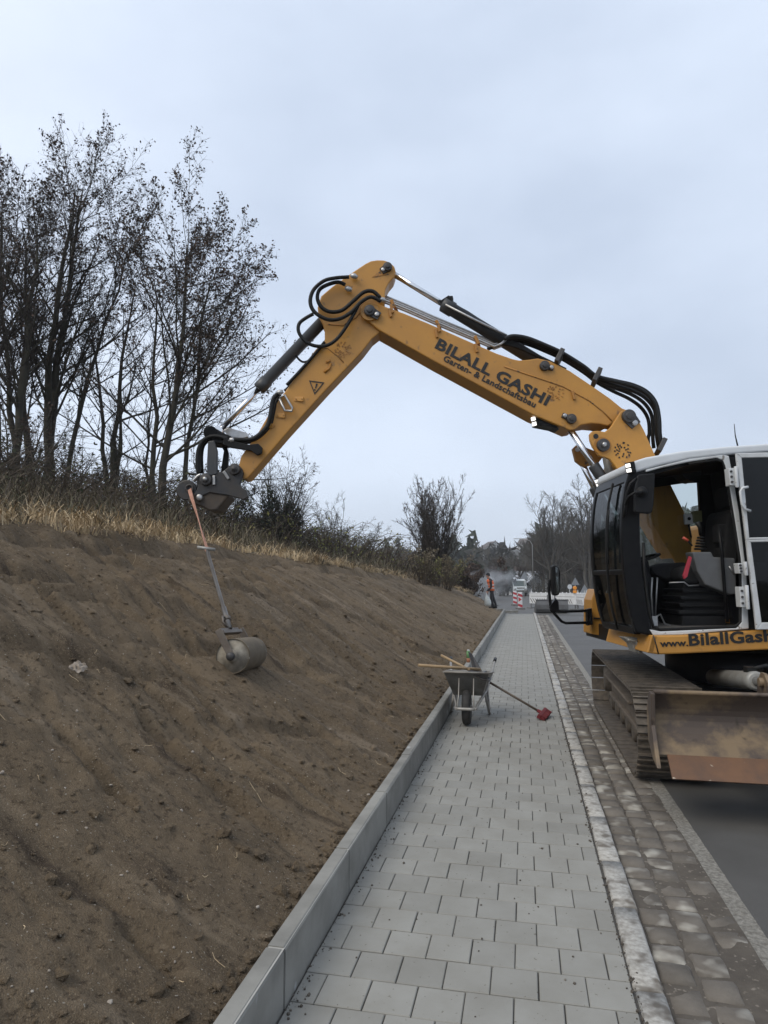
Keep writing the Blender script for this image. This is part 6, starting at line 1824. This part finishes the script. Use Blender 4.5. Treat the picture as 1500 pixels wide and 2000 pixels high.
# ------------------------------------------------------------------ grass and brambles along the crest
def blades(rg, base, h, w, lean, m_idx, droop=.5, K=4):
    """bent tapering blades: base (n,3), h (n), w (n), lean (n,3) horizontal"""
    n = len(base); t = np.linspace(0, 1, K)
    side = norm(np.cross(lean + rg.normal(size=(n, 3)) * .15 + np.array([1e-3, 0, 0]), np.array([[0, 0, 1.0]])))
    c = base[:, None, :] + lean[:, None, :] * (h[:, None, None] * (t ** 1.6)[None, :, None])
    c[:, :, 2] += h[:, None] * (t[None, :] - droop * (t ** 2.4)[None, :])
    wd_ = w[:, None] * (1 - t * .92)[None, :]
    L_ = c - side[:, None, :] * wd_[..., None]; R_ = c + side[:, None, :] * wd_[..., None]
    Vv = np.stack([L_, R_], 2).reshape(-1, 3)
    idx = np.arange(n * K * 2).reshape(n, K, 2)
    F = np.stack([idx[:, :-1, 0], idx[:, :-1, 1], idx[:, 1:, 1], idx[:, 1:, 0]], -1).reshape(-1, 4)
    return Vv, F, m_idx, False
def crest_points(rg, n, d0, d1, y0, y1, power=1.8):
    Y = y0 + (y1 - y0) * rg.random(n) ** power
    d = rg.uniform(d0, d1, n)
    xc, _ = crest(Y); X = xc - d
    return np.stack([X, Y, bank_z(X, Y)], -1), d, Y
def grass():
    rg = np.random.default_rng(21)
    # straw fringe: clumps that droop over the cut edge
    parts = []
    ncl = 1700; nb = 22
    cb, d, Y = crest_points(rg, ncl, .02, 1.7, 2.0, 41, 1.5)
    sh = .34 * fbm(Y * .7, Y * 0, 91, 3) - .06
    cb[:, 0] += np.clip(.6 - d, 0, 1) * sh; cb[:, 2] = bank_z(cb[:, 0], cb[:, 1]) + .02; d = d - np.clip(.6 - d, 0, 1) * sh
    dens = fbm(Y * .45, d * .8, 5, 2)
    keep = (dens > -.12) | (rg.random(ncl) < .25); cb, d, Y = cb[keep], d[keep], Y[keep]; ncl = len(cb)
    a0 = rg.uniform(0, 2 * np.pi, ncl)
    base = np.repeat(cb, nb, 0) + rg.normal(size=(ncl * nb, 3)) * np.array([.07, .07, 0])
    ang = np.repeat(a0, nb) + rg.normal(size=ncl * nb) * 1.1
    down = np.where(np.repeat(d, nb) < .35, .28, .05)
    lean = np.stack([np.cos(ang) * .55 + down, np.sin(ang) * .55 - .15, np.zeros_like(ang)], -1)
    h = rg.uniform(.12, .50, ncl * nb) * np.repeat(rg.uniform(.4, 1.25, ncl), nb)
    w = .0045 + .00042 * base[:, 1].clip(0)
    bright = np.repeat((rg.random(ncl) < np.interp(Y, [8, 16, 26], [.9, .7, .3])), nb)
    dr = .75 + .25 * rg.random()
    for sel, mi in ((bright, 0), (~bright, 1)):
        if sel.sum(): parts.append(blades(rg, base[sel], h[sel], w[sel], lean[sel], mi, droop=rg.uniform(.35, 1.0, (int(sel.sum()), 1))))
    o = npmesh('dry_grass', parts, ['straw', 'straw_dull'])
    tag(o, 'dry straw coloured grass drooping over the cut edge of the bank', 'grass', kind='stuff')
    # taller rough grass and weeds behind
    parts = []
    n = 26000
    b, d, Y = crest_points(rg, n, .7, 7.0, 2.5, 42, 1.5)
    ang = rg.uniform(0, 6.28, n); lean = np.stack([np.cos(ang), np.sin(ang), 0 * ang], -1) * rg.uniform(.15, .7, n)[:, None]
    h = rg.uniform(.25, .8, n) * (.8 + .9 * np.clip(fbm(b[:, 0] * .5, Y * .5, 3, 2) + .3, 0, 1))
    w = .004 + .0005 * Y.clip(0)
    k = rg.random(n) + .25 * fbm(b[:, 0] * .4, Y * .4, 13, 2)
    for lo, hi, mi in ((-9, .60, 0), (.60, .80, 1), (.80, 9, 2)):
        s = (k >= lo) & (k < hi); parts.append(blades(rg, b[s], h[s], w[s], lean[s], mi, droop=.45))
    o = npmesh('rough_grass', parts, ['straw_dull', 'green_blade', 'bramble_stem'])
    tag(o, 'rough brown and green grass covering the slope behind the crest', 'grass', kind='stuff')
    # brambles: arching stems with small leaves
    n = 5200
    b, d, Y = crest_points(rg, n, 1.4, 9.0, 2.5, 41, 1.4)
    ang = rg.uniform(0, 6.28, n); K = 5; t = np.linspace(0, 1, K)
    L_ = rg.uniform(.6, 1.7, n) * (.6 + np.clip(fbm(b[:, 0] * .35, Y * .35, 33, 2) + .5, .1, 1))
    dirv = np.stack([np.cos(ang), np.sin(ang), 0 * ang], -1)
    L_ = L_ * np.interp(Y, [10, 18, 34], [1, 1.4, 1.25])
    Pn = b[:, None, :] + dirv[:, None, :] * (L_[:, None] * .75 * t[None] ** 1.2)[..., None]
    Pn[:, :, 2] += L_[:, None] * (1.25 * t - .75 * t ** 2.2)[None]
    Pn[:, 1:] += rg.normal(size=Pn[:, 1:].shape) * .04
    Rn = (.0035 + .0004 * Y.clip(0))[:, None] * np.linspace(1, .4, K)[None]
    tv, tf = tubes(Pn, Rn, 3)
    tips = Pn[:, 1:].reshape(-1, 3)
    lf1 = leaves(rg, tips, .038, 9000); 
    far = tips[(tips[:, 1] > 15)]
    lf2 = leaves(rg, far, .055, 6500)
    o = npmesh('brambles', [(tv, tf, 0, False), (*lf1, 1, False), (*lf2, 2, False)], ['bramble_stem', 'bramble_leaf', 'yellow_leaf'])
    tag(o, 'tangled brambles with small dull green leaves behind the straw fringe', 'brambles', kind='stuff')
grass()

# ------------------------------------------------------------------ grit, clods, straw and roots on the soil
def soil_bits():
    rg = np.random.default_rng(12)
    ico = np.array([(0, 0, 1), (.894, 0, .447), (.276, .851, .447), (-.724, .526, .447), (-.724, -.526, .447), (.276, -.851, .447), (.724, .526, -.447), (-.276, .851, -.447), (-.894, 0, -.447), (-.276, -.851, -.447), (.724, -.526, -.447), (0, 0, -1)], float)
    ift = np.array([(0, 1, 2), (0, 2, 3), (0, 3, 4), (0, 4, 5), (0, 5, 1), (1, 6, 2), (2, 7, 3), (3, 8, 4), (4, 9, 5), (5, 10, 1), (1, 10, 6), (2, 6, 7), (3, 7, 8), (4, 8, 9), (5, 9, 10), (11, 7, 6), (11, 8, 7), (11, 9, 8), (11, 10, 9), (11, 6, 10)])
    def rocks(n, smin, smax, flat, up, powr, yp=1.7, y1=22, upow=1.0):
        Y = 1.2 + (y1 - 1.2) * rg.random(n) ** yp
        u = .01 + .93 * rg.random(n) ** upow
        xc, _ = crest(Y); xt, _ = toe(Y); X = xt + (xc - xt) * u
        s = smin + (smax - smin) * rg.random(n) ** powr
        c = np.stack([X, Y, bank_surf(X, Y) + s * up], -1)
        v = ico[None] * (1 + rg.uniform(-.3, .3, (n, 12, 1))) * s[:, None, None] * np.array([1, 1, flat]) * rg.uniform(.7, 1.3, (n, 1, 3))
        v = v + c[:, None, :]
        f = (np.arange(n)[:, None, None] * 12 + ift[None]).reshape(-1, 3)
        return v.reshape(-1, 3), f
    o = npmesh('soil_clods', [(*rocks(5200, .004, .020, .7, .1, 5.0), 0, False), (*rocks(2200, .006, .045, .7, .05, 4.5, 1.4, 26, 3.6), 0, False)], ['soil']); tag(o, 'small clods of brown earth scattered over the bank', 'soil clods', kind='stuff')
    mat('pebble', (0.26, 0.22, 0.18), .8, 0, (.36, .32, .27), 30, .8)
    o = npmesh('pebbles', [(*rocks(1300, .003, .010, .8, .4, 5.0), 0, False)], ['pebble']); tag(o, 'pale grit and pebbles on the bare soil', 'pebbles', kind='stuff')
    # straw bits and rootlets
    n = 220; Y = 1.3 + 14 * rg.random(n) ** 1.6; u = .02 + .92 * rg.random(n)
    xc, _ = crest(Y); xt, _ = toe(Y); X = xt + (xc - xt) * u
    c = np.stack([X, Y, bank_surf(X, Y) + .006], -1)
    ang = rg.uniform(0, 6.28, n); L_ = .012 + .075 * rg.random(n) ** 4; K = 4; t = np.linspace(-1, 1, K)
    cur = rg.normal(size=n) * .35
    pts = np.stack([np.cos(ang)[:, None] * t * L_[:, None] - np.sin(ang)[:, None] * (t ** 2) * (cur * L_)[:, None], np.sin(ang)[:, None] * t * L_[:, None] + np.cos(ang)[:, None] * (t ** 2) * (cur * L_)[:, None], 0 * t[None] + .0 * L_[:, None]], -1) + c[:, None, :]
    pts[:, :, 2] = bank_surf(pts[:, :, 0].ravel(), pts[:, :, 1].ravel()).reshape(n, K) + .006 + .012 * rg.random((n, 1)) * (t ** 2)[None]
    o = npmesh('straw_bits', [(*tubes(pts, np.full((n, K), .0014), 3), 0, False)], ['straw']); tag(o, 'loose straw and rootlets on the bare soil', 'straw', kind='stuff')
    # crumbs spilled along kerb, joint strip and gutter
    n = 2600; Y = 1.6 + 16 * rg.random(n) ** 1.6
    X = np.where(rg.random(n) < .45, .405 + .012 * rg.normal(size=n), np.where(rg.random(n) < .5, -.952 + np.abs(rg.normal(size=n)) * .03, np.where(rg.random(n) < .5, rg.uniform(.54, 1.0, n), rg.uniform(-.95, .4, n))))
    s = .0015 + .006 * rg.random(n) ** 3
    zz = np.where(X > .53, -.04, .001)
    v = ico[None] * s[:, None, None] * rg.uniform(.7, 1.3, (n, 12, 3)) + np.stack([X, Y, zz + s * .3], -1)[:, None, :]
    f = (np.arange(n)[:, None, None] * 12 + ift[None]).reshape(-1, 3)
    o = npmesh('spilled_grit', [(v.reshape(-1, 3), f, 0, False)], ['gutter_mud']); tag(o, 'dry grit spilled along the edges of the path and in the gutter', 'grit', kind='stuff')
soil_bits()
